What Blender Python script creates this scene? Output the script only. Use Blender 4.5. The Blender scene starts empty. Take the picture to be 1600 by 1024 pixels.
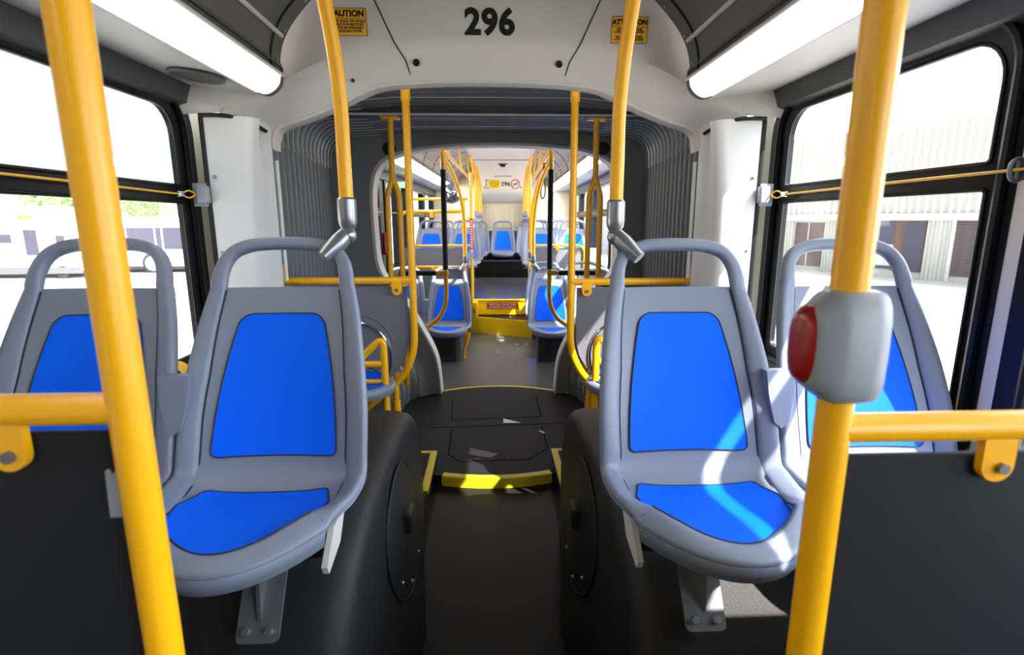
import bpy, bmesh, math, random
from mathutils import Vector, Matrix

random.seed(7)
SC = bpy.context.scene
COL = SC.collection
TH = math.radians(1.9)            # the rear section stands at a slight angle behind the joint
PV = (0.06, 4.3)
BASE = {}

# ---------------------------------------------------------------- helpers
def rear(p):
    u, v, z = p
    return Vector((PV[0] + u*math.cos(TH) + v*math.sin(TH), PV[1] - u*math.sin(TH) + v*math.cos(TH), z))

def srgb(r, g, b):
    f = lambda c: (c/255/12.92) if c <= 10 else ((c/255 + .055)/1.055)**2.4
    return (f(r), f(g), f(b), 1)

def mat(name, c, rough=.5, metal=0, noise=0, scale=40, bump=0, bscale=200, coat=0, spec=.5):
    m = bpy.data.materials.new(name); m.use_nodes = True
    nt = m.node_tree; b = nt.nodes['Principled BSDF']
    b.inputs['Base Color'].default_value = c
    b.inputs['Roughness'].default_value = rough
    b.inputs['Metallic'].default_value = metal
    b.inputs['Specular IOR Level'].default_value = spec
    b.inputs['Coat Weight'].default_value = coat
    tc = nt.nodes.new('ShaderNodeTexCoord')
    if noise:
        n = nt.nodes.new('ShaderNodeTexNoise'); n.inputs['Scale'].default_value = scale; n.inputs['Detail'].default_value = 4
        nt.links.new(tc.outputs['Object'], n.inputs['Vector'])
        mx = nt.nodes.new('ShaderNodeMix'); mx.data_type = 'RGBA'
        mx.inputs[6].default_value = tuple(x*(1-noise) for x in c[:3]) + (1,)
        mx.inputs[7].default_value = tuple(min(1, x*(1+noise)) for x in c[:3]) + (1,)
        nt.links.new(n.outputs['Fac'], mx.inputs[0]); nt.links.new(mx.outputs[2], b.inputs['Base Color'])
    if bump:
        n = nt.nodes.new('ShaderNodeTexNoise'); n.inputs['Scale'].default_value = bscale
        nt.links.new(tc.outputs['Object'], n.inputs['Vector'])
        bp = nt.nodes.new('ShaderNodeBump'); bp.inputs['Strength'].default_value = bump; bp.inputs['Distance'].default_value = .002
        nt.links.new(n.outputs['Fac'], bp.inputs['Height']); nt.links.new(bp.outputs['Normal'], b.inputs['Normal'])
    return m

def emit(name, c, s):
    m = bpy.data.materials.new(name); m.use_nodes = True
    b = m.node_tree.nodes['Principled BSDF']
    b.inputs['Base Color'].default_value = (.8, .8, .8, 1)
    b.inputs['Emission Color'].default_value = c; b.inputs['Emission Strength'].default_value = s
    return m

def glass_mat(name, tint=(1, 1, 1, 1), refl=.04):
    m = bpy.data.materials.new(name); m.use_nodes = True
    nt = m.node_tree; nt.nodes.clear()
    o = nt.nodes.new('ShaderNodeOutputMaterial'); t = nt.nodes.new('ShaderNodeBsdfTransparent'); g = nt.nodes.new('ShaderNodeBsdfGlossy')
    t.inputs[0].default_value = tint; g.inputs['Roughness'].default_value = .02
    mx = nt.nodes.new('ShaderNodeMixShader'); mx.inputs[0].default_value = refl
    nt.links.new(t.outputs[0], mx.inputs[1]); nt.links.new(g.outputs[0], mx.inputs[2])
    nt.links.new(mx.outputs[0], o.inputs[0])
    return m

def catmull(pts, n=8, closed=False):
    pts = [Vector(p) for p in pts]; out = []; N = len(pts)
    segs = N if closed else N-1
    for i in range(segs):
        p1, p2 = pts[i], pts[(i+1) % N]
        p0 = pts[(i-1) % N] if closed or i > 0 else p1*2-p2
        p3 = pts[(i+2) % N] if closed or i+2 < N else p2*2-p1
        for k in range(n):
            t = k/n
            out.append(.5*((2*p1)+(p2-p0)*t+(2*p0-5*p1+4*p2-p3)*t*t+(3*p1-p0-3*p2+p3)*t**3))
    if not closed: out.append(pts[-1])
    return out

def fillet(pts, r, n=6):
    """polyline with its inner corners rounded to radius r"""
    pts = [Vector(p) for p in pts]; out = [pts[0]]
    for i in range(1, len(pts)-1):
        a, b, c = pts[i-1], pts[i], pts[i+1]
        d1, d2 = (a-b), (c-b); l = min(r, d1.length*.49, d2.length*.49)
        p, q = b+d1.normalized()*l, b+d2.normalized()*l
        for k in range(n+1):
            t = k/n; out.append(p*(1-t)**2 + b*2*t*(1-t) + q*t*t)
    out.append(pts[-1]); return out

class MB:
    def __init__(s): s.v = []; s.f = []
    def add(s, v, f):
        o = len(s.v); s.v += [Vector(p) for p in v]; s.f += [tuple(i+o for i in q) for q in f]; return s
    def box(s, x0, x1, y0, y1, z0, z1):
        v = [(x, y, z) for x in (x0, x1) for y in (y0, y1) for z in (z0, z1)]
        return s.add(v, [(0, 1, 3, 2), (4, 6, 7, 5), (0, 4, 5, 1), (2, 3, 7, 6), (0, 2, 6, 4), (1, 5, 7, 3)])
    def rbox(s, x0, x1, y0, y1, z0, z1, r=.01):
        """box with its edges rounded"""
        bm = bmesh.new(); bmesh.ops.create_cube(bm, size=1)
        for v in bm.verts: v.co = Vector(((x0+x1)/2+v.co.x*(x1-x0), (y0+y1)/2+v.co.y*(y1-y0), (z0+z1)/2+v.co.z*(z1-z0)))
        bmesh.ops.bevel(bm, geom=bm.edges[:], offset=r, segments=3, affect='EDGES', profile=.5)
        bm.verts.index_update(); s.add([v.co.copy() for v in bm.verts], [[v.index for v in f.verts] for f in bm.faces]); bm.free(); return s
    def grid(s, rows, cu=False, cv=False):
        n, m = len(rows), len(rows[0]); f = []
        for i in range(n if cv else n-1):
            for j in range(m if cu else m-1):
                a, b = i, (i+1) % n; c, d = j, (j+1) % m
                f.append((a*m+c, a*m+d, b*m+d, b*m+c))
        return s.add([p for r in rows for p in r], f)
    def tube(s, pts, r, n=10, closed=False, caps=True, r2=None):
        pts = [Vector(p) for p in pts]; N = len(pts); rows = []
        nrm = None
        for i, p in enumerate(pts):
            if closed: t = pts[(i+1) % N]-pts[i-1]
            else: t = pts[min(i+1, N-1)]-pts[max(i-1, 0)]
            t.normalize()
            if nrm is None:
                nrm = Vector((0, 0, 1)) if abs(t.z) < .9 else Vector((1, 0, 0))
            nrm = (nrm - t*nrm.dot(t)).normalized(); b = t.cross(nrm)
            rr = r if r2 is None else r+(r2-r)*i/(N-1)
            if isinstance(r, (list, tuple)): rr = r[i]
            rows.append([p+nrm*rr*math.cos(2*math.pi*k/n)+b*rr*math.sin(2*math.pi*k/n) for k in range(n)])
        o = len(s.v); s.grid(rows, cu=True, cv=closed)
        if caps and not closed:
            s.f.append(tuple(o+k for k in range(n-1, -1, -1))); s.f.append(tuple(o+(N-1)*n+k for k in range(n)))
        return s
    def prism(s, poly, fn, a, b):
        """polygon (p,q) extruded from a to b; fn(p,q,t) gives the point"""
        n = len(poly); v = [fn(p, q, a) for p, q in poly]+[fn(p, q, b) for p, q in poly]
        f = [tuple(range(n-1, -1, -1)), tuple(range(n, 2*n))]+[(i, (i+1) % n, n+(i+1) % n, n+i) for i in range(n)]
        return s.add(v, f)
    def disc(s, c, ax, r, h, n=28):
        c = Vector(c); ax = Vector(ax).normalized()
        return s.tube([c-ax*h/2, c+ax*h/2], r, n)
    def ball(s, c, r, n=14, sc=(1, 1, 1)):
        c = Vector(c); rows = []
        for i in range(n+1):
            a = math.pi*i/n
            rows.append([c+Vector((sc[0]*r*math.sin(a)*math.cos(2*math.pi*k/(2*n)), sc[1]*r*math.sin(a)*math.sin(2*math.pi*k/(2*n)), sc[2]*r*math.cos(a))) for k in range(2*n)])
        return s.grid(rows, cu=True)
    def mesh(s, name, m, off=Vector((0, 0, 0)), ang=35):
        me = bpy.data.meshes.new(name)
        me.from_pydata([p-off for p in s.v], [], s.f)
        bm = bmesh.new(); bm.from_mesh(me); bmesh.ops.remove_doubles(bm, verts=bm.verts, dist=1e-6)
        bmesh.ops.recalc_face_normals(bm, faces=bm.faces); bm.to_mesh(me); bm.free()
        me.polygons.foreach_set('use_smooth', [True]*len(me.polygons)); me.set_sharp_from_angle(angle=math.radians(ang))
        me.materials.append(m); me.update(); return me

def place(o, loc, fr):
    o.location = rear(loc) if fr else Vector(loc)
    if fr: o.rotation_euler = (0, 0, -TH)

def thing(name, label, cat, loc=(0, 0, 0), fr=0, group=None):
    o = bpy.data.objects.new(name, None); COL.objects.link(o); o.empty_display_size = .1
    place(o, loc, fr); o['label'] = label; o['category'] = cat
    if group: o['group'] = group
    BASE[o.name] = Vector(loc); return o

def part(mb, name, m, root, sub=None, label=None, ang=35):
    o = bpy.data.objects.new(name, mb.mesh(name, m, BASE[root.name], ang)); COL.objects.link(o); o.parent = sub or root
    if label: o['label'] = label
    return o

def solo(mb, name, m, label, cat, fr=0, group=None, ang=35):
    xs = [p.x for p in mb.v]; ys = [p.y for p in mb.v]; zs = [p.z for p in mb.v]
    c = Vector(((min(xs)+max(xs))/2, (min(ys)+max(ys))/2, min(zs)))
    o = bpy.data.objects.new(name, mb.mesh(name, m, c, ang)); COL.objects.link(o); place(o, c, fr)
    o['label'] = label; o['category'] = cat
    if group: o['group'] = group
    return o

def struct(mb, name, m, fr=0, ang=35):
    o = bpy.data.objects.new(name, mb.mesh(name, m, ang=ang)); COL.objects.link(o); place(o, (0, 0, 0), fr)
    o['kind'] = 'structure'; BASE[o.name] = Vector((0, 0, 0)); return o

def copy_tree(o, parent=None):
    c = o.copy(); COL.objects.link(c)
    if parent: c.parent = parent; c.matrix_parent_inverse = o.matrix_parent_inverse
    for ch in list(o.children): copy_tree(ch, c)
    return c

def flat(outer, holes, depth, fn):
    """plate with holes: filled 2D outline of given depth, mapped by fn(x,y,t)"""
    cu = bpy.data.curves.new('outline', 'CURVE'); cu.dimensions = '2D'; cu.fill_mode = 'BOTH'; cu.extrude = depth/2
    for loop in [outer]+holes:
        sp = cu.splines.new('POLY'); sp.points.add(len(loop)-1); sp.use_cyclic_u = True
        for p, q in zip(sp.points, loop): p.co = (q[0], q[1], 0, 1)
    ob = bpy.data.objects.new('outline', cu); me = bpy.data.meshes.new_from_object(ob)
    mb = MB(); mb.add([fn(v.co.x, v.co.y, v.co.z) for v in me.vertices], [tuple(p.vertices) for p in me.polygons])
    bpy.data.objects.remove(ob); bpy.data.curves.remove(cu); bpy.data.meshes.remove(me); return mb

def text(body, size, fn, bold=0, align='CENTER', depth=.0006, space=1.0):
    cu = bpy.data.curves.new('lettering', 'FONT'); cu.body = body; cu.size = size; cu.align_x = align; cu.align_y = 'CENTER'
    cu.extrude = depth/2; cu.offset = bold; cu.space_character = space; cu.resolution_u = 4
    ob = bpy.data.objects.new('lettering', cu); me = bpy.data.meshes.new_from_object(ob)
    mb = MB(); mb.add([fn(v.co.x, v.co.y, v.co.z) for v in me.vertices], [tuple(p.vertices) for p in me.polygons])
    bpy.data.objects.remove(ob); bpy.data.curves.remove(cu); bpy.data.meshes.remove(me); return mb

def rrect(x0, x1, y0, y1, r, n=6):
    """rounded rectangle; r = one radius or (bl, br, tr, tl)"""
    if not isinstance(r, tuple): r = (r,)*4
    out = []
    for (cx, cy, a0, rr) in ((x0+r[0], y0+r[0], 180, r[0]), (x1-r[1], y0+r[1], 270, r[1]), (x1-r[2], y1-r[2], 0, r[2]), (x0+r[3], y1-r[3], 90, r[3])):
        for k in range(n+1):
            a = math.radians(a0+90*k/n); out.append((cx+rr*math.cos(a), cy+rr*math.sin(a)))
    return out

# ---------------------------------------------------------------- materials
YEL = mat('yellow_powder_coat', srgb(255, 183, 16), .3, noise=.03, scale=8, spec=.5)
YELS = mat('yellow_safety_rubber', srgb(225, 200, 20), .55, noise=.08, scale=30, bump=.2)
YSTEP = mat('yellow_step_paint', srgb(250, 205, 10), .4, noise=.05, scale=12)
GREY = mat('grey_seat_plastic', srgb(122, 131, 150), .42, noise=.03, scale=30, bump=.08, bscale=500)
BLUE = mat('blue_seat_vinyl', srgb(0, 101, 255), .6, noise=.04, scale=60, bump=.15, bscale=700, spec=.15)
SEAM = mat('dark_seam', srgb(30, 34, 44), .7)
METAL = mat('satin_metal', srgb(170, 172, 175), .35, .8, noise=.05)
CASTM = mat('cast_clamp_metal', srgb(150, 153, 158), .28, .7, noise=.05, scale=20)
CHROME = mat('chrome', srgb(215, 218, 222), .12, 1)
ZINC = mat('dull_zinc', srgb(120, 122, 125), .45, .6, noise=.1, scale=30)
HOUSE = mat('black_housing_plastic', srgb(15, 15, 17), .6, noise=.12, scale=90, bump=.5, bscale=350)
FLOORR = mat('rear_floor_vinyl', srgb(84, 84, 84), .22, noise=.12, scale=120, bump=.05)
FLOORM = mat('dark_floor_vinyl', srgb(30, 31, 32), .6, noise=.12, scale=120, bump=.1, spec=.2)
FLOORT = mat('black_rubber_floor', srgb(30, 29, 30), .7, noise=.12, scale=60, bump=.3, bscale=400, spec=.2)
WHITE = mat('warm_white_moulding', srgb(214, 211, 204), .45, noise=.02, scale=10)
PILLAR = mat('white_pillar_moulding', srgb(214, 214, 214), .4, noise=.02, scale=10)
CREAM = mat('cream_wall_laminate', srgb(226, 214, 186), .5, noise=.02, scale=20)
COVE = mat('charcoal_ceiling_panel', srgb(92, 92, 90), .5, noise=.04, scale=20)
COVE_LIT = mat('lit_rear_cove_panel', srgb(170, 168, 164), .5, noise=.03, scale=20)  # rear cove coloured lighter to carry the lamp light on it
SOFFIT = mat('light_grey_soffit', srgb(205, 203, 200), .5, noise=.02)
CEIL = mat('cream_ceiling_laminate', srgb(235, 226, 208), .5, noise=.02)
HEADER = mat('charcoal_header', srgb(62, 63, 66), .5, noise=.05)
BLACK = mat('black_window_rubber', srgb(11, 11, 14), .35, noise=.08, scale=30, spec=.25)
BLK = mat('black_padding', srgb(16, 16, 17), .6, bump=.3, bscale=500)
WALLD = mat('dark_grey_wall_panel', srgb(82, 84, 90), .5, noise=.05)
PANELK = mat('black_partition_laminate', srgb(30, 31, 35), .65, noise=.06, scale=25, spec=.25)
PANEL = mat('charcoal_partition_laminate', srgb(114, 114, 121), .32, noise=.05, scale=6)
BELL = mat('grey_bellows_fabric', srgb(114, 118, 122), .5, noise=.1, scale=25, bump=.2)
BELLH = mat('bellows_hoop_metal', srgb(225, 228, 230), .3, .5)
FRAMED = mat('slate_frame_panel', srgb(140, 142, 145), .55, noise=.04)
LIGHTR = emit('lit_rear_diffuser', (1, .96, .89, 1), 22.0)
LIGHT = emit('lit_diffuser', (1, .96, .89, 1), 5.5)
GLASS = glass_mat('window_glass')
RED = mat('red_button_plastic', srgb(150, 22, 14), .3, coat=.3)
REDS = mat('red_label', srgb(190, 40, 35), .45)
WHT = mat('white_print', srgb(240, 240, 235), .5)
INK = mat('black_print', srgb(14, 14, 15), .5)
AMBER = mat('amber_label', srgb(252, 186, 48), .45)
PAPER_SUN = mat('white_paper_and_sun_spot', srgb(255, 254, 252), .7)  # paper litter, and the white of the modelled sun spot
CORD = mat('yellow_cord', srgb(240, 180, 40), .4)
BTN = mat('grey_button_housing', srgb(150, 156, 165), .4, noise=.02)

Z0 = -.06
# ---------------------------------------------------------------- camera (18.7 mm wide angle, pitched down)
f = 830.0
Fv = Vector((-35, -168, f)).normalized(); Dv = Vector((6, 4095, f)); Dv = (Dv-Fv*Dv.dot(Fv)).normalized()
Rv = Dv.cross(Fv)
if Rv.x < 0: Rv = -Rv
# image axes expressed in bus axes (rows: image right, image down, view)
right = Vector((Rv.x, Fv.x, -Dv.x)); down = Vector((Rv.y, Fv.y, -Dv.y)); view = Vector((Rv.z, Fv.z, -Dv.z))
cam = bpy.data.cameras.new('camera'); co = bpy.data.objects.new('camera', cam); COL.objects.link(co)
up = -down; back = -view
co.matrix_world = Matrix(((right.x, up.x, back.x, 0), (right.y, up.y, back.y, 0), (right.z, up.z, back.z, 1.4), (0, 0, 0, 1)))
cam.sensor_width = 36; cam.sensor_fit = 'HORIZONTAL'; cam.lens = f/1600*36; cam.clip_start = .02; cam.clip_end = 500
cam.dof.use_dof = True; cam.dof.focus_distance = 2.0; cam.dof.aperture_fstop = 5.0
SC.camera = co

# ---------------------------------------------------------------- light
w = bpy.data.worlds.new('sky'); SC.world = w; w.use_nodes = True
bg = w.node_tree.nodes['Background']; bg.inputs[0].default_value = (.80, .90, 1, 1); bg.inputs[1].default_value = 2.3
wn = w.node_tree.nodes; wl = w.node_tree.links       # the sky is brighter on the sun's side
wt = wn.new('ShaderNodeTexCoord'); wx = wn.new('ShaderNodeSeparateXYZ'); wr = wn.new('ShaderNodeMapRange')
wr.inputs['From Min'].default_value = -.4; wr.inputs['From Max'].default_value = .8; wr.inputs['To Min'].default_value = 1.4; wr.inputs['To Max'].default_value = 11.5; wr.interpolation_type = 'SMOOTHSTEP'
wl.new(wt.outputs['Generated'], wx.inputs[0]); wl.new(wx.outputs['X'], wr.inputs['Value']); wl.new(wr.outputs[0], bg.inputs[1])
sl = bpy.data.lights.new('sun', 'SUN'); sl.energy = 18; sl.angle = math.radians(.6); sl.color = (1, .96, .9)
so = bpy.data.objects.new('sun', sl); COL.objects.link(so)
so.rotation_euler = Vector((-.746, .75, -1)).to_track_quat('-Z', 'Y').to_euler()
so.location = (8, -3, 14)
SC.view_settings.view_transform = 'Standard'; SC.view_settings.look = 'None'; SC.view_settings.exposure = 0; SC.view_settings.gamma = 1
SC.view_settings.use_curve_mapping = False
SC.cycles.use_denoising = True
SC.cycles.max_bounces = 10; SC.cycles.diffuse_bounces = 6; SC.cycles.transparent_max_bounces = 24

# ---------------------------------------------------------------- front shell
struct(MB().box(-1.28, 1.28, -2.6, 2.95, Z0-.06, Z0), 'floor', FLOORM)
YB = -2.6
for sg, side in ((-1, 'left'), (1, 'right')):
    X0, X1 = sg*1.2, sg*1.28
    a, b = min(X0, X1), max(X0, X1)
    m = MB().box(a, b, YB, 2.5, -.3, .80)
    struct(m, 'wall_%s_lower' % side, WALLD)
    m = MB(); m.box(a, b, YB, 2.5, 1.90, 2.5); struct(m, 'wall_%s_upper' % side, SOFFIT)
    m = MB()
    for y0, y1 in (((2.31, 2.5), (1.145, 1.20), (-.02, .035), (-1.185, -1.13), (YB, -2.3)) if sg > 0 else ((2.31, 2.5), (YB, 1.20))):
        m.box(a, b, y0, y1, .80, 1.90)
    struct(m, 'wall_%s' % side, CREAM)
    for k, (y0, y1) in enumerate(((1.20, 2.31), (.035, 1.145), (-1.13, -.02), (-2.3, -1.185)) if sg > 0 else ((1.20, 2.31),)):
        n = k+1 if sg < 0 else k+5
        dp = .07 if n == 6 else .024; fx = 1.215 if n == 6 else 1.207
        fn = lambda x, y, t, sg=sg, fx=fx: Vector((sg*fx+t, x, y))
        up = rrect(y0+.07, y1-.13, 1.532, 1.818, (.012, .012, .10, .10)); lo = rrect(y0+.07, y1-.13, .87, 1.470, (.03, .03, .012, .012))
        if n == 6:      # this unit has only a thin transom bar
            up = rrect(y0+.07, y1-.06, 1.636, 1.79, (.006, .006, .05, .05)); lo = rrect(y0+.07, y1-.06, .87, 1.624, (.03, .03, .006, .006))
        fr = flat(rrect(y0, y1, .80, 1.90, (.05, .05, .16, .16)), [up, lo], dp, fn)
        W = struct(fr, 'window_%d' % n, BLACK)
        m = MB()
        for hole, e in ((up, .012), (lo, .012)):       # inner glazing bead
            m.tube([fn(p[0], p[1], -sg*dp/2) for p in hole], .006, 8, closed=True)
        part(m, 'glazing_bead', BLACK, W)
        m = MB().box(sg*(fx+.004)-.003, sg*(fx+.004)+.003, y0+.03, y1-.03, .83, 1.87); part(m, 'pane', GLASS, W)
        m = MB().tube([fn(p[0], p[1], -sg*(dp/2+.004)) for p in rrect(y0+.03, y1-.07, .825, 1.872, (.05, .05, .14, .14))], .013, 8, closed=True)
        part(m, 'rubber_seal', BLACK, W)
    m = MB().prism([(sg*1.2, 1.925), (sg*1.155, 1.918), (sg*1.165, 1.845), (sg*1.2, 1.83)], lambda p, q, t: Vector((p, t, q)), YB, 2.27)
    struct(m, 'trim_header_%s' % side, HEADER)
    # soffit below the lamp, vaulted cove panel, seams
    m = MB().prism([(sg*.885, 1.888), (sg*1.2, 1.918), (sg*1.2, 1.96), (sg*.885, 1.93)], lambda p, q, t: Vector((p, t, q)), YB, 2.3)
    struct(m, 'ceiling_soffit_%s' % side, SOFFIT)
    prof = [(.79, 1.945), (.80, 1.985), (.775, 2.08), (.70, 2.18), (.58, 2.28), (.42, 2.33), (0, 2.35)]
    pc = [(p.x, p.y) for p in catmull([(x, z, 0) for x, z in prof], 5)]
    m = MB().grid([[Vector((sg*x, y, z)) for x, z in pc] for y in (YB, 2.24)])
    m.grid([[Vector((sg*x, y, z+.03)) for x, z in pc] for y in (YB, 2.24)])
    m.grid([[Vector((sg*x, 2.24, z+d)) for x, z in pc] for d in (0, .03)])
    cv = struct(m, 'ceiling_%s' % side, COVE)
    m = MB().tube([Vector((sg*.772, y, 2.078)) for y in (YB, 2.2)], .009, 8); part(m, 'joint_strip', SOFFIT, cv)
    m = MB().tube([Vector((sg*(x-.003), 2.14, z-.002)) for x, z in pc[:26]], .004, 6); part(m, 'panel_joint', SEAM, cv)
    for i in (6, 11, 16):
        x, z = pc[i]; part(MB().ball((sg*(x-.004), 2.20, z-.004), .006, 6), 'screw', METAL, cv)
struct(MB().box(-1.28, 1.28, YB-.06, YB, -.3, 2.5), 'wall_front', WALLD)

# front bulkhead over the joint
def YP(z): return 2.36-.086*(z-2.1)
h0 = [(.935, 1.70, 2.46), (.93, 1.745, 2.46), (.90, 1.79, 2.46), (.787, 1.828, 2.46), (.65, 1.880, 2.46), (.53, 1.935, 2.46), (.432, 1.964, 2.46), (.2, 1.98, 2.46), (0, 1.983, 2.46)]
h0b = [(x*1.02, z+.016, 2.438) for x, z, y in h0]
h1 = [(1.06, 1.79, 2.25), (1.05, 1.81, 2.25), (1.0, 1.84, 2.27), (.87, 1.92, 2.31), (.72, 2.01, 2.345), (.62, 2.05, 2.362), (.5, 2.082, 2.362), (.22, 2.100, 2.36), (0, 2.102, 2.36)]
h1b = [(x*1.0, z+.03, YP(z+.03)-(2.36-y if x > .8 else 0)) for x, z, y in h1]
h2 = [(1.21, 1.80, 2.22), (1.21, 1.86, 2.22), (1.2, 1.98, 2.26), (1.1, 2.3, YP(2.3)), (.9, 2.5, YP(2.5)), (.7, 2.5, YP(2.5)), (.5, 2.5, YP(2.5)), (.22, 2.5, YP(2.5)), (0, 2.5, YP(2.5))]
rows = []
back0 = [(x, z, 2.54) for x, z, y in h0]
for h in (back0, h0, h0b, h1, h1b, h2):
    half = catmull([(x, y, z) for x, z, y in h], 5)
    rows.append([Vector((-p.x, p.y, p.z)) for p in half]+[p.copy() for p in reversed(half[:-1])])
bulk = struct(MB().grid(rows), 'wall_bulkhead', WHITE, ang=50)
part(MB().tube([p+Vector((0, -.004, .004)) for p in rows[1]], .009, 8), 'edge_bead', WHITE, bulk)
for sg in (-1, 1):
    m = MB().tube([Vector((sg*(.33+.265*(z-2.0)*1.75), YP(z)-.001, z)) for z in (2.105, 2.2, 2.32, 2.45)], .0025, 6)
    part(m, 'panel_joint', SEAM, bulk)
    m = MB().tube([Vector((sg*.328, 2.430, 2.003)), Vector((sg*.342, 2.390, 2.05)), Vector((sg*.379, 2.352, 2.105))], .0025, 6); part(m, 'panel_joint', SEAM, bulk)
    m = MB().disc((sg*.298, 2.396, 2.042), (0, 1, .8), .014, .01, 16); part(m, 'snap_cap', INK, bulk)
    part(MB().ball((sg*.565, 2.404, 1.972), .008, 6), 'screw', INK, bulk)
part(MB().disc((.33, YP(2.285)-.002, 2.285), (0, 1, 0), .016, .008, 16), 'snap_cap', INK, bulk)
# pillars
for sg, side in ((-1, 'left'), (1, 'right')):
    rows = []
    for i in range(15):
        z = .35+(1.80-.35)*i/14
        c = .985-.04*max(0, (z-1.45)/.35)**1.5-.015*math.sin((z-1.0)*3)
        if z < 1.0: c = .985
        rows.append([Vector((sg*x, y, z)) for x, y in ((1.122, 2.40), (1.120, 2.25), (1.113, 2.235), (1.09, 2.235), (c+.03, 2.245), (c, 2.26), (c-.015, 2.30), (.955, 2.35), (.945, 2.37), (.937, 2.40), (.935, 2.44))])
    pl = struct(MB().grid(rows), 'trim_pillar_%s' % side, PILLAR, ang=60)
    m = MB().tube(catmull([(sg*1.120, 2.236, .35), (sg*1.120, 2.236, 1.0), (sg*1.120, 2.236, 1.795)], 3), .010, 8); part(m, 'seal', BLK, pl)
    m = MB().tube(catmull([(sg*1.120, 2.225, 1.80), (sg*1.05, 2.225, 1.80), (sg*1.0, 2.25, 1.797), (sg*.95, 2.33, 1.78), (sg*.93, 2.38, 1.765)], 5), .008, 8); part(m, 'seal', BLK, pl)
    for z in (1.57, 1.27): part(MB().ball((sg*1.09, 2.232, z), .008, 6), 'screw', METAL, pl)

# numbers and stickers on the bulkhead
def onb(cx, cz, s=0):
    n = .086
    def fn(x, y, t):
        z = cz+y
        return Vector((cx+x, YP(z)-.0015-t-s, z))
    return fn
t_ = text('296', .130, onb(.008, 2.181), bold=.0052, space=1.06)
solo(t_, 'fleet_number', INK, 'large black number 296 on the pale bulkhead above the joint', 'number')
def sticker(cx, cz, w_, h_, head, lines, label, hs, ls):
    r = thing('warning_sticker', label, 'sticker', (cx, YP(cz), cz-h_/2))
    fn = onb(cx, cz)
    m = MB().box(-w_/2, w_/2, -.0005, .0005, -h_/2, h_/2); m.v = [fn(p.x, p.z, p.y) for p in m.v]; part(m, 'backing', AMBER, r)
    f2 = onb(cx, cz, .0009)
    m = MB()
    for x0, x1, y0, y1 in ((-w_/2, w_/2, h_/2-.0018, h_/2), (-w_/2, w_/2, -h_/2, -h_/2+.0018), (-w_/2, -w_/2+.0018, -h_/2, h_/2), (w_/2-.0018, w_/2, -h_/2, h_/2), (-w_/2, w_/2, h_/2-.0385, h_/2-.037)):
        b = MB().box(x0, x1, -.0003, .0003, y0, y1); m.add([f2(p.x, p.z, p.y) for p in b.v], b.f)
    part(m, 'border', INK, r)
    part(text(head, hs, lambda x, y, t: f2(x, y+h_/2-.0205, t), bold=.0015), 'heading', INK, r)
    m = MB()
    for i, ln in enumerate(lines):
        q = text(ln, ls, lambda x, y, t, i=i: f2(x, y+h_/2-.047-i*(h_-.052)/len(lines), t), bold=.0004); m.add(q.v, q.f)
    part(m, 'lettering', INK, r)
sticker(-.564, 2.178, .160, .100, 'CAUTION', ['PLEASE HOLD ON WHILE', 'THE BUS IS IN MOTION.', 'ALWAYS BE PREPARED', 'FOR SUDDEN STOPS.'],
        'amber caution sticker in English on the bulkhead behind the yellow grab pole', .031, .0128)
sticker(.580, 2.162, .150, .098, 'ATTENTION', ['VEUILLEZ VOUS TENIR', "LORSQUE L'AUTOBUS EST", 'EN MARCHE.', 'SOYEZ TOUJOURS PRET', 'A DES ARRETS SOUDAINS.'],
        'amber attention sticker in French on the bulkhead, half hidden by a pole', .0255, .0105)

# ceiling lamps: lens strip between cove and soffit
def lamp(sg, y0, y1, fr, label, group):
    r = thing('ceiling_light', label, 'ceiling light', (sg*.84, (y0+y1)/2, 1.88), fr, group)
    arc = [(.795, 1.945), (.802, 1.915), (.825, 1.89), (.855, 1.878), (.887, 1.885)]
    arc = [(p.x, p.y) for p in catmull([(x, z, 0) for x, z in arc], 4)]
    full = arc+[(.887, 1.94), (.84, 1.97)]
    m = MB(); m.prism(full, lambda p, q, t: Vector((sg*p, t, q)), y0, y1-.03); part(m, 'diffuser', LIGHTR if fr else LIGHT, r)
    grow = [(.84+(x-.84)*1.06, 1.925+(z-1.925)*1.08) for x, z in full]
    m = MB(); m.prism(grow, lambda p, q, t: Vector((sg*p, t, q)), y1-.03, y1); part(m, 'end_cap', COVE, r)
    m = MB().tube([Vector((sg*.790, y, 1.948)) for y in (y0, y1)], .007, 8).tube([Vector((sg*.893, y, 1.886)) for y in (y0, y1)], .006, 8); part(m, 'retaining_rail', SOFFIT, r)
lamp(-1, YB+.1, 2.25, 0, 'long lit ceiling strip over the seats on the side of the parked buses', 'front ceiling strips')
lamp(1, YB+.1, 2.25, 0, 'long lit ceiling strip over the seats on the side of the ribbed building', 'front ceiling strips')
# round speaker in the soffit
r = thing('ceiling_speaker', 'round grey speaker grille set in the ceiling beside the lit strip', 'speaker', (-1.015, 2.03, 1.88))
m = MB().tube([(-1.015+.085*math.cos(a*math.pi/16), 2.03+.085*math.sin(a*math.pi/16), 1.892-.085*.095*math.cos(a*math.pi/16)) for a in range(32)], .006, 8, closed=True); part(m, 'rim', COVE, r)
m = MB().disc((-1.015, 2.03, 1.893), (.095, 0, 1), .083, .006, 32); part(m, 'grille', HEADER, r)

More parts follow.
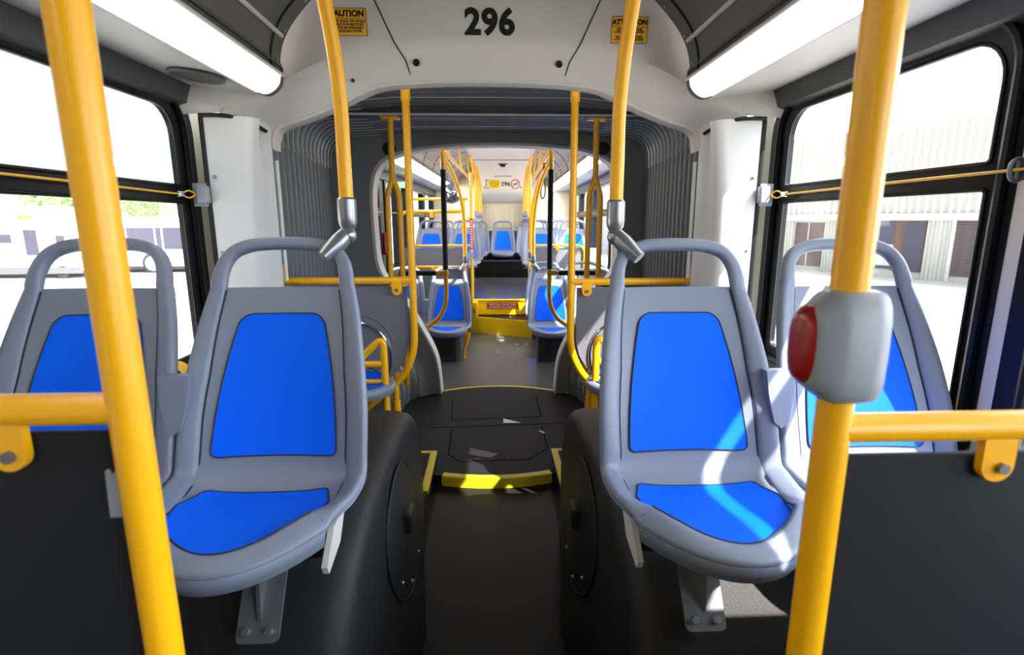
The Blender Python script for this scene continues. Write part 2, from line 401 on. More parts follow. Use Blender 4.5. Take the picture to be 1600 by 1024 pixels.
# stop-request cords
for sg, nm in ((-1, 'yellow stop request cord along the windows facing the parked buses'), (1, 'yellow stop request cord along the windows facing the ribbed building')):
    r = thing('pull_cord', nm, 'cord', (sg*1.165, 2.2, 1.5), 0, 'stop request cords')
    pts = [(sg*1.165, 2.13, 1.498), (sg*1.165, 1.2, 1.507 if sg > 0 else 1.512), (sg*1.165, 0, 1.51), (sg*1.165, -2.2, 1.51)]
    part(MB().tube(catmull(pts, 6), .0035, 8), 'cord_line', CORD, r)
    loop = catmull([(sg*1.165, 2.13, 1.498), (sg*1.160, 2.165, 1.513), (sg*1.155, 2.198, 1.50), (sg*1.160, 2.165, 1.486)], 6, True)
    part(MB().tube(loop, .0032, 8, closed=True), 'loop', CORD, r)
    part(MB().rbox(sg*1.165-.006, sg*1.165+.006, 2.10, 2.135, 1.488, 1.508, .003), 'ferrule', CHROME, r)
    bx = sorted((sg*1.108, sg*1.150)); part(MB().rbox(bx[0], bx[1], 2.192, 2.228, 1.465, 1.535, .008).box(min(sg*1.175, sg*1.12), max(sg*1.175, sg*1.12), 2.222, 2.232, 1.455, 1.545), 'bracket', BTN, r)
    part(MB().tube([(sg*1.17, 1.225, 1.507+.017*math.cos(a*math.pi/10)) if 0 else (sg*1.165+.017*math.sin(a*math.pi/10), 1.172, 1.507+.024*math.cos(a*math.pi/10)) for a in range(20)], .005, 8, closed=True), 'guide_ring', ZINC, r)
    part(MB().box(min(sg*1.2, sg*1.165), max(sg*1.2, sg*1.165), 1.168, 1.176, 1.485, 1.53), 'guide_base', ZINC, r)

# ---------------------------------------------------------------- wheel housings under the forward seats
P = [(.88, Z0), (.90, .15), (.94, .33), (1.0, .47), (1.07, .56), (1.155, .625), (1.27, .665), (1.42, .683), (1.6, .688), (1.78, .684), (1.93, .672), (2.06, .645), (2.17, .58), (2.245, .47), (2.285, .33), (2.295, Z0)]
PC = [(p.x, p.y) for p in catmull([(y, z, 0) for y, z in P], 4)]
for sg in (-1, 1):
    r = thing('wheel_housing', 'humped black wheel housing under the seats by the ' + ('parked buses' if sg < 0 else 'ribbed building'), 'wheel housing', (sg*.7, 1.55, Z0), 0, 'wheel housings')
    C = (1.65, Z0)
    colsX = [(1.198, 0), (.42, 0), (.375, .004), (.345, .014), (.325, .035), (.315, .07), (.312, .12), (.300, .35), (.27, .65), (.24, 1.0)]
    rows = [[Vector((sg*x, y+(C[0]-y)*l, max(Z0, z+(C[1]-z)*l))) for x, l in colsX] for y, z in PC]
    part(MB().grid(rows), 'body', HOUSE, r, ang=60)
    # round access cover on the aisle face
    def onface(y, z, out=.006):
        best = .30
        l = max(0, 1-math.hypot((y-1.6)/.62, (z-Z0)/.70)); best = .312-(.312-.24)*max(0, l-.1)/.9
        return Vector((sg*(best-out), y, z))
    cc = (1.60, .41); rim = [(cc[0]+.235*math.cos(a*math.pi/20), cc[1]+.205*math.sin(a*math.pi/20)) for a in range(40)]
    v = [onface(y, z) for y, z in rim]+[onface(cc[0]+(y-cc[0])*.94, cc[1]+(z-cc[1])*.94, .011) for y, z in rim]+[onface(*cc, .012)]
    n = 40; fcs = [(i, (i+1) % n, n+(i+1) % n, n+i) for i in range(n)]+[(n+i, n+(i+1) % n, 2*n) for i in range(n)]
    cov = part(MB().add(v, fcs), 'access_cover', HOUSE, r)
    part(MB().tube(v[:n], .003, 6, closed=True), 'cover_seam', SEAM, r, cov)
    p = onface(1.60, .44, .018); part(MB().rbox(p.x-.02, p.x+.02, 1.565, 1.645, .40, .475, .012), 'latch', BLK, r, cov)
    for yy, zz in ((1.44, .32), (1.70, .25), (1.54, .25)):
        part(MB().ball(onface(yy, zz, .014), .006, 6), 'screw', METAL, r, cov)

# ---------------------------------------------------------------- joint: turntable floor, ledges, nosing
def arcpts(cx, cy, R, a0, a1, n=24):
    return [(cx+R*math.sin(math.radians(a0+(a1-a0)*i/n)), cy+R*math.cos(math.radians(a0+(a1-a0)*i/n))) for i in range(n+1)]
near = arcpts(.02, 3.71, 1.0, 180+20, 180-20)           # from (-.32..) to (+.36..)
far = arcpts(.035, 3.453, .917, 42, -42)
poly = near+[(.46, 2.85), (.8, 2.85), (.8, 4.0)]+far+[(-.75, 4.0), (-.75, 2.85), (-.42, 2.85)]
tt = struct(MB().prism(poly, lambda p, q, t: Vector((p, q, t)), Z0, 0), 'floor_turntable', FLOORT)
struct(MB().box(-1.2, 1.2, 2.95, 4.7, -.14, -.012), 'floor_joint', FLOORM)
def strip(pts, w_, z, h=.003):
    m = MB(); rows = []
    pts = [Vector((p[0], p[1], 0)) for p in pts]
    for i, p in enumerate(pts):
        t = (pts[min(i+1, len(pts)-1)]-pts[max(i-1, 0)]).normalized(); n = Vector((-t.y, t.x, 0))*w_/2
        rows.append([p-n+Vector((0, 0, z)), p-n+Vector((0, 0, z+h)), p+n+Vector((0, 0, z+h)), p+n+Vector((0, 0, z))])
    m.grid(rows, cu=True); return m
part(strip(far, .020, 0), 'far_edge_strip', YELS, tt)
nn = arcpts(.02, 3.71, 1.003, 180+17.5, 180-18.5)
m = MB(); m.grid([[Vector((x, y, z)) for x, y in pts] for pts, z in ((nn, Z0+.002), (nn, -.001), (arcpts(.02, 3.71, .985, 197.5, 161.5), .003), (arcpts(.02, 3.71, .96, 197.5, 161.5), .002))]); part(m, 'near_nosing', YELS, tt)
m = MB()
for pts in ([(-.45, 3.46), (.62, 3.51)], [(-.31, 4.06), (-.285, 3.60)], [(.36, 4.09), (.36, 3.64), (-.285, 3.60)], [(-.275, 3.43), (-.262, 3.03), (-.19, 2.93), (.22, 2.94), (.35, 3.09), (.345, 3.47)]):
    for a_, b_ in zip(pts[:-1], pts[1:]): q = strip([a_, b_], .006, .0003, .0009); m.add(q.v, q.f)
part(m, 'hatch_seam', mat('matte_black_joint', srgb(6, 6, 6), .95, spec=.02), tt)
for x, y in ((.1, 2.97), (.02, 2.96), (-.44, 3.56), (-.40, 3.49), (.6, 3.62)): part(MB().ball((x, y, .001), .006, 6), 'screw', ZINC, tt)
for sg, c in ((-1, -.005), (1, .035)):
    x = sg*.325+c; xo = sg*.62
    m = MB(); m.prism([(x, 2.22), (xo, 2.22), (xo, 2.98), (x+sg*.02, 2.98), (x, 2.96)] , lambda p, q, t: Vector((p, q, t)), Z0, .045)
    led = struct(m, 'floor_ledge_%s' % ('left' if sg < 0 else 'right'), FLOORT)
    m = MB(); m.rbox(min(x-sg*.004, x+sg*.036), max(x-sg*.004, x+sg*.036), 2.5, 2.965, .028, .050, .006); part(m, 'edge_nosing', YELS, led)
    m = MB(); m.rbox(min(x-sg*.004, xo), max(x-sg*.004, xo), 2.955, 2.985, .040, .049, .003); part(m, 'end_nosing', YELS, led)
    # raised seat base behind the ledge
    m = MB(); m.rbox(min(sg*.66, sg*1.2), max(sg*.66, sg*1.2), 2.15, 3.25, -.05, .40, .04); struct(m, 'floor_seat_base_%s' % ('left' if sg < 0 else 'right'), HOUSE)

# paper pieces on the floor, and a sun spot modelled the same way
def scrap_or_spot(pts, z, label, h=.004, fr=0):
    m = MB().prism(pts, lambda p, q, t: Vector((p, q, t)), z, z+h)
    solo(m, 'scrap_and_sun_spot', PAPER_SUN, label, 'litter', fr, 'scraps and sun spot on the floor')
scrap_or_spot([(.085, 3.60), (.083, 3.515), (.205, 3.515)], .0015, 'white triangular sun spot modelled as a flat piece on the black floor of the joint')  # patch of sunlight put in as a thin white triangle
scrap_or_spot([(.315, 3.36), (.33, 3.37), (.36, 3.33), (.345, 3.325)], .0015, 'tiny white crumb of paper beside the floor hatch seam')

# ---------------------------------------------------------------- bellows
NP = 17
def bell_prof(y):
    k = (y-2.46)/(4.175-2.46)
    X = 1.02+.16*k; Zt = 2.04; R = .17
    pts = [(X, .30), (X, 1.0), (X, Zt-R-.1)]
    for a in range(0, 91, 15): pts.append((X-R+R*math.cos(math.radians(a)), Zt-R-.03+R*math.sin(math.radians(a))))
    pts += [(X-R-.2, Zt-.02), (.5, Zt), (.25, Zt), (0, Zt+.002)]
    return pts
rows = []
hoops = []
NS = 8
for i in range(NS*NP+1):
    y = 2.46+(4.175-2.46)*i/(NS*NP)
    half = bell_prof(y); o = .060*(1-math.sqrt(abs(math.sin(math.pi*i/NS))))
    pp = [((x+(o if x > .8 else 0)*.7, z+o*.6) if z > 1.85 else (x+o, z)) for x, z in half]
    k_ = i/(NS*NP); ys = lambda x: y-k_*math.tan(TH)*(x-PV[0])     # far end follows the angle of the rear section
    rows.append([Vector((-x, ys(-x), z)) for x, z in pp]+[Vector((x, ys(x), z)) for x, z in reversed(pp[:-1])])
    if i % NS == NS//2: hoops.append(rows[-1])
r = thing('joint_bellows', 'dark grey pleated bellows forming walls and roof of the joint', 'bellows', (0, 3.3, .3))
part(MB().grid(rows), 'pleated_fabric', BELL, r, ang=50)
for i, h in enumerate(hoops):
    for s_ in (0, 1):
        seg = h[2:11] if s_ == 0 else h[-11:-2]
        part(MB().tube(seg, .0045, 6), 'corner_hoop', BELLH, r)
    if i in (2, 5, 9, 11, 14): part(MB().tube(h[10:-10], .004, 6), 'roof_hoop', BELLH, r)
# the heavier middle hoop that carries the forked poles
part(MB().box(-.95, .95, 3.27, 3.33, 1.988, 2.03), 'centre_bow', HEADER, r)
part(MB().box(-.95, .95, 3.267, 3.27, 1.993, 2.005), 'centre_bow_trim', BELLH, r)
for sg in (-1, 1):
    part(MB().tube([(sg*.962, 2.55, 1.665), (sg*.962, 2.55, 1.12)], .009, 8), 'edge_rod', WHT, r, label='white edge rod')
# lower bellows skirts beside the turntable
for sg, nm in ((-1, 'low ribbed grey bellows skirt beside the turntable floor, parked bus side'), (1, 'low ribbed grey bellows skirt beside the turntable floor, building side')):
    rows = []; ribs = []
    for i in range(81):
        y = 2.9+(4.16-2.9)*i/80; o = .030*(1-math.sqrt(abs(math.sin(math.pi*i/8))))
        k = max(0, (y-3.85)/.4); X = .70-.055*min(1, max(0, (y-3.3)/.55))-.15*k*k+(.05 if sg > 0 else 0)
        prof = [(X+.02, -.01), (X, .12), (X+.012, .22), (X+.05, .29), (X+.12, .33), (X+.3, .35), (1.18, .36)]
        rows.append([Vector((sg*(x+o), y, z-o)) for x, z in [(p.x, p.y) for p in catmull([(x, z, 0) for x, z in prof], 3)]])
        if i % 8 == 3: ribs.append(rows[-1])
    r = thing('bellows_skirt', nm, 'bellows', (sg*.9, 3.5, 0), 0, 'bellows skirts')
    part(MB().grid(rows), 'pleated_rubber', BELL, r, ang=50)
    for h in ribs: part(MB().tube(h[3:16], .0035, 6), 'rib_edge', BELLH, r)

# ---------------------------------------------------------------- yellow tube work
RT = .018
def clampsleeve(mb, p, d): pass

def center_frame(sg):
    X = .378 if sg < 0 else .400
    y = 2.6; zr = 1.112 if sg < 0 else 1.10
    r = thing('handrail_frame', 'yellow pole and rail frame at the joint entrance, ' + ('parked bus side' if sg < 0 else 'ribbed building side'), 'handrail', (sg*X, y, .3), 0, 'joint entrance handrails')
    low = catmull([(sg*X, y, .90), (sg*(X+.003), y, .80), (sg*(X+.02), y, .72), (sg*(X+.06), y, .64), (sg*(X+.12), y, .575), (sg*(X+.26), y, .46)], 6)
    part(MB().tube([(sg*X, y, 2.06), (sg*X, y, 1.5)]+low, RT, 14), 'pole', YEL, r)
    part(MB().tube([(sg*X, y, 1.935), (sg*X, y, 2.05)], .0225, 14), 'top_collar', YEL, r)
    part(MB().tube([(sg*X, y, zr), (sg*1.0, y, zr)], RT, 14), 'rail', YEL, r)
    part(MB().rbox(min(sg*.985, sg*1.025), max(sg*.985, sg*1.025), y-.012, y+.012, zr-.02, zr+.075, .008), 'wall_bracket', YEL, r)
    tx = sg*(X+.075)
    tab = part(MB().prism([(tx-.024, zr)]+[(tx+.024*math.cos(math.radians(a)), zr-.045+.024*math.sin(math.radians(a))) for a in range(180, 361, 20)]+[(tx+.024, zr)], lambda p, q, t: Vector((p, t, q)), y-.022, y-.008), 'panel_tab', YEL, r)
    part(MB().disc((tx, y-.025, zr-.045), (0, 1, 0), .008, .008, 10), 'bolt', ZINC, r, tab)
    px = sg*(X+.105)
    part(MB().tube([(px, y, .585), (px, y, .40)], .016, 12), 'support_post', YEL, r)
    part(MB().tube([(px, y, .50), (px, y, .44), (px, y-.005, .41), (px+sg*.01, y-.01, .36)], [.02, .022, .026, .02], 12), 'foot', YEL, r)
    # panel
    r2 = thing('partition_panel', 'grey partition panel under the rail at the joint, ' + ('parked bus side' if sg < 0 else 'ribbed building side'), 'panel', (sg*.7, y+.012, .45), 0, 'joint partition panels')
    out = [(X+.03, zr-.03), (X+.03, .80), (X+.05, .72), (X+.09, .655), (X+.15, .60), (X+.27, .50), (X+.35, .44), (1.05, .44), (1.05, zr-.03)]
    fnp = lambda p, q, t: Vector((sg*p, t, q))
    part(MB().prism(out, fnp, y+.004, y+.016), 'board', PANEL, r2)
    c = (.655, .73)
    part(MB().tube([(sg*(c[0]+.155*math.cos(a*math.pi/24)), y-.004, c[1]+.175*math.sin(a*math.pi/24)) for a in range(48)], .007, 8, closed=True), 'ring', CHROME, r2, label='chrome ring')
    part(MB().tube([(sg*(c[0]+.185*math.cos(a*math.pi/24)), y+.004, c[1]+.215*math.sin(a*math.pi/24)) for a in range(-6, 22)], .004, 6), 'embossed_ring', PANEL, r2)
center_frame(-1); center_frame(1)

# armrest frames of the sideways seats
for sg in (-1, 1):
    r = thing('side_guard', 'bent yellow tube armrest beside the sideways seat, ' + ('parked bus side' if sg < 0 else 'ribbed building side'), 'armrest', (sg*.49, 2.3, .4), 0, 'yellow armrests')
    x = sg*.485
    part(MB().tube(fillet([(x, 2.36, .046), (x, 2.36, .885), (x+sg*.20, 2.36, .70), (x+sg*.20, 2.36, .40)], .05), .017, 12), 'tube', YEL, r)
    part(MB().tube([(x, 2.36, .755), (x+sg*.20, 2.36, .755-.06)], .014, 10) if 0 else MB().tube([(x, 2.36, .758), (x+sg*.14, 2.36, .758)], .0155, 10), 'middle_bar', YEL, r)
    part(MB().tube([(x, 2.36, .675), (x+sg*.20, 2.36, .675)], .011, 10), 'lower_bar', YEL, r)
    xx = sg*1.04
    r = thing('grab_hoop', 'small yellow hoop armrest by the window behind the paired seats, ' + ('parked bus side' if sg < 0 else 'ribbed building side'), 'armrest', (xx, 1.9, .66), 0, 'yellow armrests by windows')
    part(MB().tube(fillet([(xx+sg*.06, 1.78, .66), (xx+sg*.06, 1.78, .925), (xx-sg*.035, 1.74, .925), (xx-sg*.035, 1.74, .66)], .04), .016, 12), 'tube', YEL, r)
    for q in ((xx+sg*.06, 1.78), (xx-sg*.035, 1.74)): part(MB().disc((q[0], q[1], .688), (0, 0, 1), .03, .012, 14), 'foot_flange', YEL, r)

# forked poles standing in the joint
for sg in (-1, 1):
    X = .574 if sg < 0 else .640
    c = sg*X; y = 3.3; d = .036
    r = thing('forked_pole', 'yellow pole forking into two tubes below the bellows roof, ' + ('parked bus side' if sg < 0 else 'ribbed building side'), 'pole', (c, y, .3), 0, 'forked poles in the joint')
    part(MB().tube([(c, y, 1.985), (c, y, 1.62)], .018, 12), 'stem', YEL, r)
    for q in (-1, 1):
        part(MB().tube(catmull([(c, y, 1.66), (c+q*.012, y, 1.615), (c+q*.032, y, 1.55), (c+q*d, y, 1.45), (c+q*d, y, 1.0), (c+q*d, y, .36)], 6), .0165, 12), 'fork_tube', YEL, r)
    part(MB().rbox(c-.055, c+.055, y-.035, y+.035, 1.976, 1.99, .006), 'top_flange', YEL, r)

# frames right in front of the camera: pole, rail, tab
def near_frame(sg, zr, label, tabx):
    r = thing('entrance_handrail', label, 'handrail', (sg*.356, .51, Z0), 0, 'entrance handrails')
    X = sg*.356; y = .51
    part(MB().tube([(X, y, Z0), (X, y, 1.0), (X, y, 2.335)], .0175, 24), 'pole', YEL, r)
    part(MB().tube([(X, y, zr), (sg*1.19, y, zr)], .0158, 24), 'rail', YEL, r)
    part(MB().disc((X, y, Z0+.006), (0, 0, 1), .045, .012, 24), 'floor_flange', YEL, r)
    part(MB().disc((X, y, 2.332), (0, 0, 1), .04, .012, 24), 'ceiling_flange', YEL, r)
    for tx in (tabx, tabx+sg*.5):
        tab = part(MB().prism([(tx-.018, zr)]+[(tx+.018*math.cos(math.radians(a)), zr-.042+.018*math.sin(math.radians(a))) for a in range(180, 361, 15)]+[(tx+.018, zr)], lambda p, q, t: Vector((p, t, q)), y-.010, y-.001), 'panel_tab', YEL, r)
        part(MB().disc((tx+.003, y-.012, zr-.044), (0, 1, 0), .006, .007, 12), 'bolt', ZINC, r, tab)
near_frame(-1, 1.2195, 'yellow pole with side rail at the entrance, without a stop button', -.470)
near_frame(1, 1.186, 'yellow pole with side rail at the entrance, carrying the stop button', .535)
for sg, zt, nm in ((-1, 1.194, 'black partition panel hanging under the rail, with a torn tape strip'), (1, 1.152, 'dark partition panel hanging under the rail beside the stop button pole')):
    r = thing('modesty_panel', nm, 'panel', (sg*.78, .52, .1))
    part(MB().rbox(min(sg*.377, sg*1.19), max(sg*.377, sg*1.19), .512, .524, -.02, zt, .004), 'board', PANELK, r)
    if sg < 0:
        m = MB().prism([(-.3905, 1.102), (-.3785, 1.1025), (-.3775, 1.155), (-.3815, 1.149), (-.3845, 1.156), (-.3885, 1.153)], lambda p, q, t: Vector((p, t, q)), .5105, .5117)
        part(m, 'tape_strip', BTN, r, label='torn pale tape strip')
# stop request button
r = thing('stop_button', 'grey stop request button with red push pad clamped on the yellow pole', 'stop button', (.35, .51, 1.22))
def rings(secs, n=20, ex=.55):
    rows = []
    for x, hy, hz, cy, cz in secs:
        ring = []
        for k in range(n):
            a = 2*math.pi*k/n; c, s = math.cos(a), math.sin(a)
            ring.append(Vector((x, cy+hy*math.copysign(abs(c)**ex, c), cz+hz*math.copysign(abs(s)**ex, s))))
        rows.append(ring)
    return rows
cz = 1.2755
def closed_loft(rows):
    m = MB().grid(rows, cu=True); n = len(rows[0]); m.f.append(tuple(range(n-1, -1, -1))); m.f.append(tuple(len(rows)*n-n+k for k in range(n))); return m
part(closed_loft(rings([(.380, .020, .050, .508, cz), (.384, .024, .054, .508, cz), (.380, .030, .0565, .507, cz), (.365, .033, .057, .506, cz), (.340, .033, .0565, .506, cz), (.333, .032, .054, .506, cz), (.322, .026, .044, .506, cz), (.317, .023, .042, .506, cz), (.314, .020, .038, .506, cz)])), 'housing', BTN, r, ang=50)
part(closed_loft(rings([(.317, .020, .040, .506, cz+.002), (.311, .019, .039, .506, cz+.002), (.306, .016, .034, .506, cz+.002), (.303, .011, .024, .506, cz+.002), (.302, .004, .010, .506, cz+.002)], ex=.8)), 'push_pad', RED, r, label='red push pad', ang=50)

# grab poles rising from a seat's top corner to the ceiling
def grab(sg, x, y, zb, label, group, fr=0, top=None):
    r = thing('grab_pole', label, 'pole', (sg*x, y, zb), fr, group)
    path = catmull([(sg*x, y, zb+.095), (sg*x, y, zb+.20), (sg*x, y, zb+.32), (sg*(x+.006), y-.02, zb+.46), (sg*(x+.022), y-.075, zb+.62), (sg*(x+.055), y-.17, zb+.78), (sg*(x+.11), y-.30, zb+.92), (sg*(x+.15), y-.38, zb+.985)], 6)
    path = [p for p in path if p.z < 2.29]
    if top: path = [p for p in path if p.z < top]
    part(MB().tube(path, .0172, 16), 'pole', YEL, r)
    part(MB().tube([(sg*x, y, zb+.10), (sg*x, y, zb+.095), (sg*x, y, zb+.05), (sg*x, y, zb+.035), (sg*x, y, zb+.022), (sg*x, y, zb+.016)], [.019, .0235, .0235, .022, .016, .011], 18), 'sleeve', CASTM, r)
    # elbow clamp running down and outward over the handle
    a = Vector((sg*x, y, zb+.012)); e = Vector((sg*(x+.055), y-.042, zb-.045))
    part(MB().tube([a+Vector((-sg*.012, .004, -.008)), a+(e-a)*.10, a+(e-a)*.35, a+(e-a)*.7, e], [.014, .0225, .0235, .0215, .018], 16).ball(a+Vector((0, -.004, -.005)), .0215, 8), 'elbow_clamp', CASTM, r)
grab(-1, .358, 1.384, 1.356, 'curved yellow grab pole clamped to the aisle seat, caution sticker behind', 'curved grab poles')
grab(1, .324, 1.384, 1.350, 'curved yellow grab pole clamped to the sunlit aisle seat, attention sticker behind', 'curved grab poles')

# ---------------------------------------------------------------- seats
KEYS = [(-.345, -.050, .178, .125, 0, .010), (-.357, -.025, .184, .125, 0, .012), (-.341, -.003, .188, .125, 0, .014), (-.26, .000, .197, .085, 0, .018),
        (-.15, -.012, .208, .035, 0, .026), (-.06, -.016, .213, .005, -.005, .036), (-.008, .012, .214, 0, -.020, .016), (.022, .07, .213, 0, -.034, 0),
        (.058, .16, .211, 0, -.040, 0), (.096, .262, .201, 0, -.036, 0), (.132, .357, .187, 0, -.026, 0), (.160, .434, .170, 0, -.016, 0)]
def S(t, s):
    t = min(max(t, 0), len(KEYS)-1.0001); i = int(t); q = t-i
    k = [KEYS[max(i-1, 0)], KEYS[i], KEYS[i+1], KEYS[min(i+2, len(KEYS)-1)]]
    c = [.5*(2*k[1][j]+(k[2][j]-k[0][j])*q+(2*k[0][j]-5*k[1][j]+4*k[2][j]-k[3][j])*q*q+(3*k[1][j]-k[0][j]-3*k[2][j]+k[3][j])*q**3) for j in range(6)]
    a = abs(s)
    return Vector((c[2]*s, c[0]+c[3]*s*s+c[4]*a**2.2, c[1]+c[5]*a**3))
def SN(t, s):
    e = .02; a = S(t+e, s)-S(t-e, s); b = S(t, min(s+e, 1.02))-S(t, s-e)
    n = b.cross(a).normalized()
    return n
N_UP = SN(4, 0)
if N_UP.z < 0:
    _SN = SN
    SN = lambda t, s: -_SN(t, s)
def width(t): return S(t, 1).x

def seat_meshes():
    d = {}
    ts = [11*i/56 for i in range(57)]; ss = [-1+2*j/18 for j in range(19)]
    top = [[S(t, s) for s in ss] for t in ts]; bot = [[S(t, s)-SN(t, s)*.016 for s in ss] for t in ts]
    m = MB().grid(top); m.grid(bot)
    m.grid([[a, b] for a, b in zip(top[0], bot[0])]); m.grid([[a, b] for a, b in zip(top[-1], bot[-1])])
    m.grid([[a[0], b[0]] for a, b in zip(top, bot)]); m.grid([[a[-1], b[-1]] for a, b in zip(top, bot)])
    d['shell'] = m.mesh('shell', GREY, ang=60)
    # rim that becomes the grab handle above the backrest
    path = []
    for j in range(25): s = -1+2*j/24; path.append((S(1.7, s), SN(2.0, s)))
    for i in range(1, 40): t = 1.7+(11-1.7)*i/39; path.append((S(t, 1), SN(max(t, 2.2), 1)))
    hn = Vector((0, -.94, .34))
    hp = catmull([(.170, .144, .434), (.165, .160, .470), (.153, .174, .503), (.128, .186, .530), (.088, .192, .545), (.045, .194, .5495), (0, .1945, .5505)], 4)
    hd = [(p, hn) for p in hp[1:]]
    path += hd+[(Vector((-p.x, p.y, p.z)), n) for p, n in reversed(hd[:-1])]
    for i in range(39, 0, -1): t = 1.7+(11-1.7)*i/39; p, n = S(t, -1), SN(max(t, 2.2), -1); path.append((p, n))
    N = len(path); sm = []
    for i in range(N):
        n = Vector((0, 0, 0))
        for k in range(-3, 4): n += path[(i+k) % N][1]
        sm.append(n.normalized())
    rows, inner = [], []
    for i in range(N):
        p = path[i][0]; t = (path[(i+1) % N][0]-path[i-1][0]).normalized(); n = sm[i]; n = (n-t*n.dot(t)).normalized()
        o = t.cross(n)
        hand = p.z > .439
        q_ = min(1, max(0, (p.z-.25)/.27)); hw = .0255-.0105*q_; ht = .0115+.004*q_
        c = p-o*(hw-.004)+n*(.0 if hand else -.004)
        ring = []
        for k in range(14):
            a = 2*math.pi*k/14; ca, sa = math.cos(a), math.sin(a); ex = .62
            ring.append(c+o*hw*math.copysign(abs(ca)**ex, ca)+n*ht*math.copysign(abs(sa)**ex, sa))
        rows.append(ring); inner.append((p.z, c-o*(hw+.0005)+n*.0055))
    test = rows[0][0]
    d['grab_frame'] = MB().grid(rows, cu=True, cv=True).mesh('grab_frame', GREY, ang=60)
    # dark joint between rim and shell
    m = MB(); K = [q for z, q in inner]; zs = [z for z, q in inner]
    start = next(i for i in range(N) if zs[i] > .439); order = [(start+i) % N for i in range(N)]
    run = [K[i] for i in order if zs[i] <= .439]; m.tube(run, .0022, 6)
    top_ = [S(10.99, s)+SN(10.9, s)*.001 for s in (-.88, -.4, 0, .4, .88)]
    d['seam'] = m.mesh('seam', SEAM)
    # inserts
    def insert(t0, t1, hfun, rad, name, bulge=.0):
        n = 44; rows = []; L = [0]
        tt_ = [t0+(t1-t0)*(.5-.5*math.cos(math.pi*i/n)) for i in range(n+1)]
        for i in range(n): L.append(L[-1]+(S(tt_[i+1], 0)-S(tt_[i], 0)).length)
        for i, t in enumerate(tt_):
            h = hfun((L[i])/L[-1]); dd = min(L[i], L[-1]-L[i]); rr = rad[0] if L[i] < L[-1]/2 else rad[1]
            if dd < rr: h = h-rr+math.sqrt(max(0, rr*rr-(rr-dd)**2))
            rows.append([S(t, h*u/width(t))+SN(t, h*u/width(t))*.0035 for u in [-1+2*j/14 for j in range(15)]])
        m = MB().grid(rows)
        rim_ = rows[0]+[r_[-1] for r_ in rows[1:-1]]+list(reversed(rows[-1]))+[r_[0] for r_ in reversed(rows[1:-1])]
        low = [p-SN(t0+.5, 0)*.005 for p in rim_]
        m.grid([rim_, low], cu=True)
        sm_ = MB().tube(rim_, .0016, 6, closed=True)
        return m.mesh(name, BLUE, ang=60), sm_.mesh('seam', SEAM)
    d['back_insert'], d['back_seam'] = insert(6.72, 10.15, lambda v: .146-.008*v-.040*v*v, (.018, .028), 'back_insert')
    d['seat_insert'], d['seat_seam'] = insert(2.35, 5.15, lambda v: .142+.018*min(1, v*1.5) if v < .67 else .160-.022*(v-.67)*3, (.045, .012), 'seat_insert')
    return d
SM = seat_meshes()

def seat_parts(root, handle=True):
    def link(me, nm, par): o = bpy.data.objects.new(nm, me); COL.objects.link(o); o.parent = par; return o
    sh = link(SM['shell'], 'shell', root); link(SM['seam'], 'seam', sh)
    if handle: link(SM['grab_frame'], 'grab_frame', root)
    bi = link(SM['back_insert'], 'back_insert', root); bi['label'] = 'blue back insert'; link(SM['back_seam'], 'seam', bi)
    si = link(SM['seat_insert'], 'seat_insert', root); si['label'] = 'blue seat insert'; link(SM['seat_seam'], 'seam', si)

def seat(label, loc, fr=0, rot=0, group=None, base='housing', handle=True, spacer=0, plate=0):
    r = thing('bus_seat', label, 'seat', loc, fr, group)
    BASE[r.name] = Vector((0, 0, 0))
    r.rotation_euler.z += rot
    seat_parts(r, handle)
    if base == 'housing': part(MB().rbox(-.15, .15, -.15, -.02, -.118, -.036, .01), 'seat_base', HOUSE, r)
    if base == 'pedestal':
        part(MB().rbox(-.17, .17, -.20, .0, -.06, -.015, .008), 'seat_base', HOUSE, r)
        part(MB().rbox(-.05, .05, -.16, -.04, -.405, -.05, .008), 'pedestal', ZINC, r)
    if spacer:
        x = spacer*.220
        part(MB().prism([(x-.034, .245), (x+.034, .245), (x+.030, .19), (x+.018, .125), (x, .11), (x-.018, .125), (x-.030, .19)], lambda p, q, t: Vector((p, t+.22*(q-.11), q)), -.008, .018), 'spacer', GREY, r)
    if plate:
        s = plate
        # mounting plate lies on the sloping face of the housing
        a, b = Vector((s*.02, -.135, -.155)), Vector((s*.02, -.208, -.265))
        def onp(p, q, t):
            d = (b-a).normalized(); n = Vector((0, d.z, -d.y)); n = n if n.y < 0 else -n
            return a+d*q+n*t+Vector((p, 0, 0))
        mp = part(MB().prism(rrect(-.044, .044, -.10, .135, .012), onp, -.002, .006), 'mounting_plate', ZINC, r)
        for px in (-.024, .024): part(MB().tube([onp(px, .112, .004), onp(px, .112, .016)], .0085, 6), 'bolt', METAL, r, mp)
        part(MB().prism([(-.07, -.01), (.10, .004), (-.06, .085)], lambda p, q, t: onp(t, p, q), -.004, .004), 'gusset', ZINC, r, mp)
        x = -s*.178 if 0 else s*.175
        part(MB().prism([(-.075, -.028), (-.165, -.030), (-.225, -.085), (-.215, -.105), (-.13, -.088)], lambda p, q, t: Vector((x+t, p, q)), -.006, .006), 'side_bracket', SOFFIT, r, label='pale metal side bracket')
    return r
YSEAT, ZS = 1.185, .797
gp = 'forward seat pairs over the wheel housings'
seat('shaded blue and grey aisle seat on the parked bus side, grab pole on its corner', (-.512, YSEAT, ZS+.006), group=gp, spacer=-1, plate=1)
seat('shaded blue and grey window seat beside the parked buses, behind the yellow pole', (-.954, YSEAT, ZS+.006), group=gp)
seat('blue and grey aisle seat striped with sunlight, grab pole on its corner', (.478, YSEAT, ZS), group=gp, spacer=1, plate=-1)
seat('sunlit blue and grey window seat behind the stop button', (.920, YSEAT, ZS), group=gp)
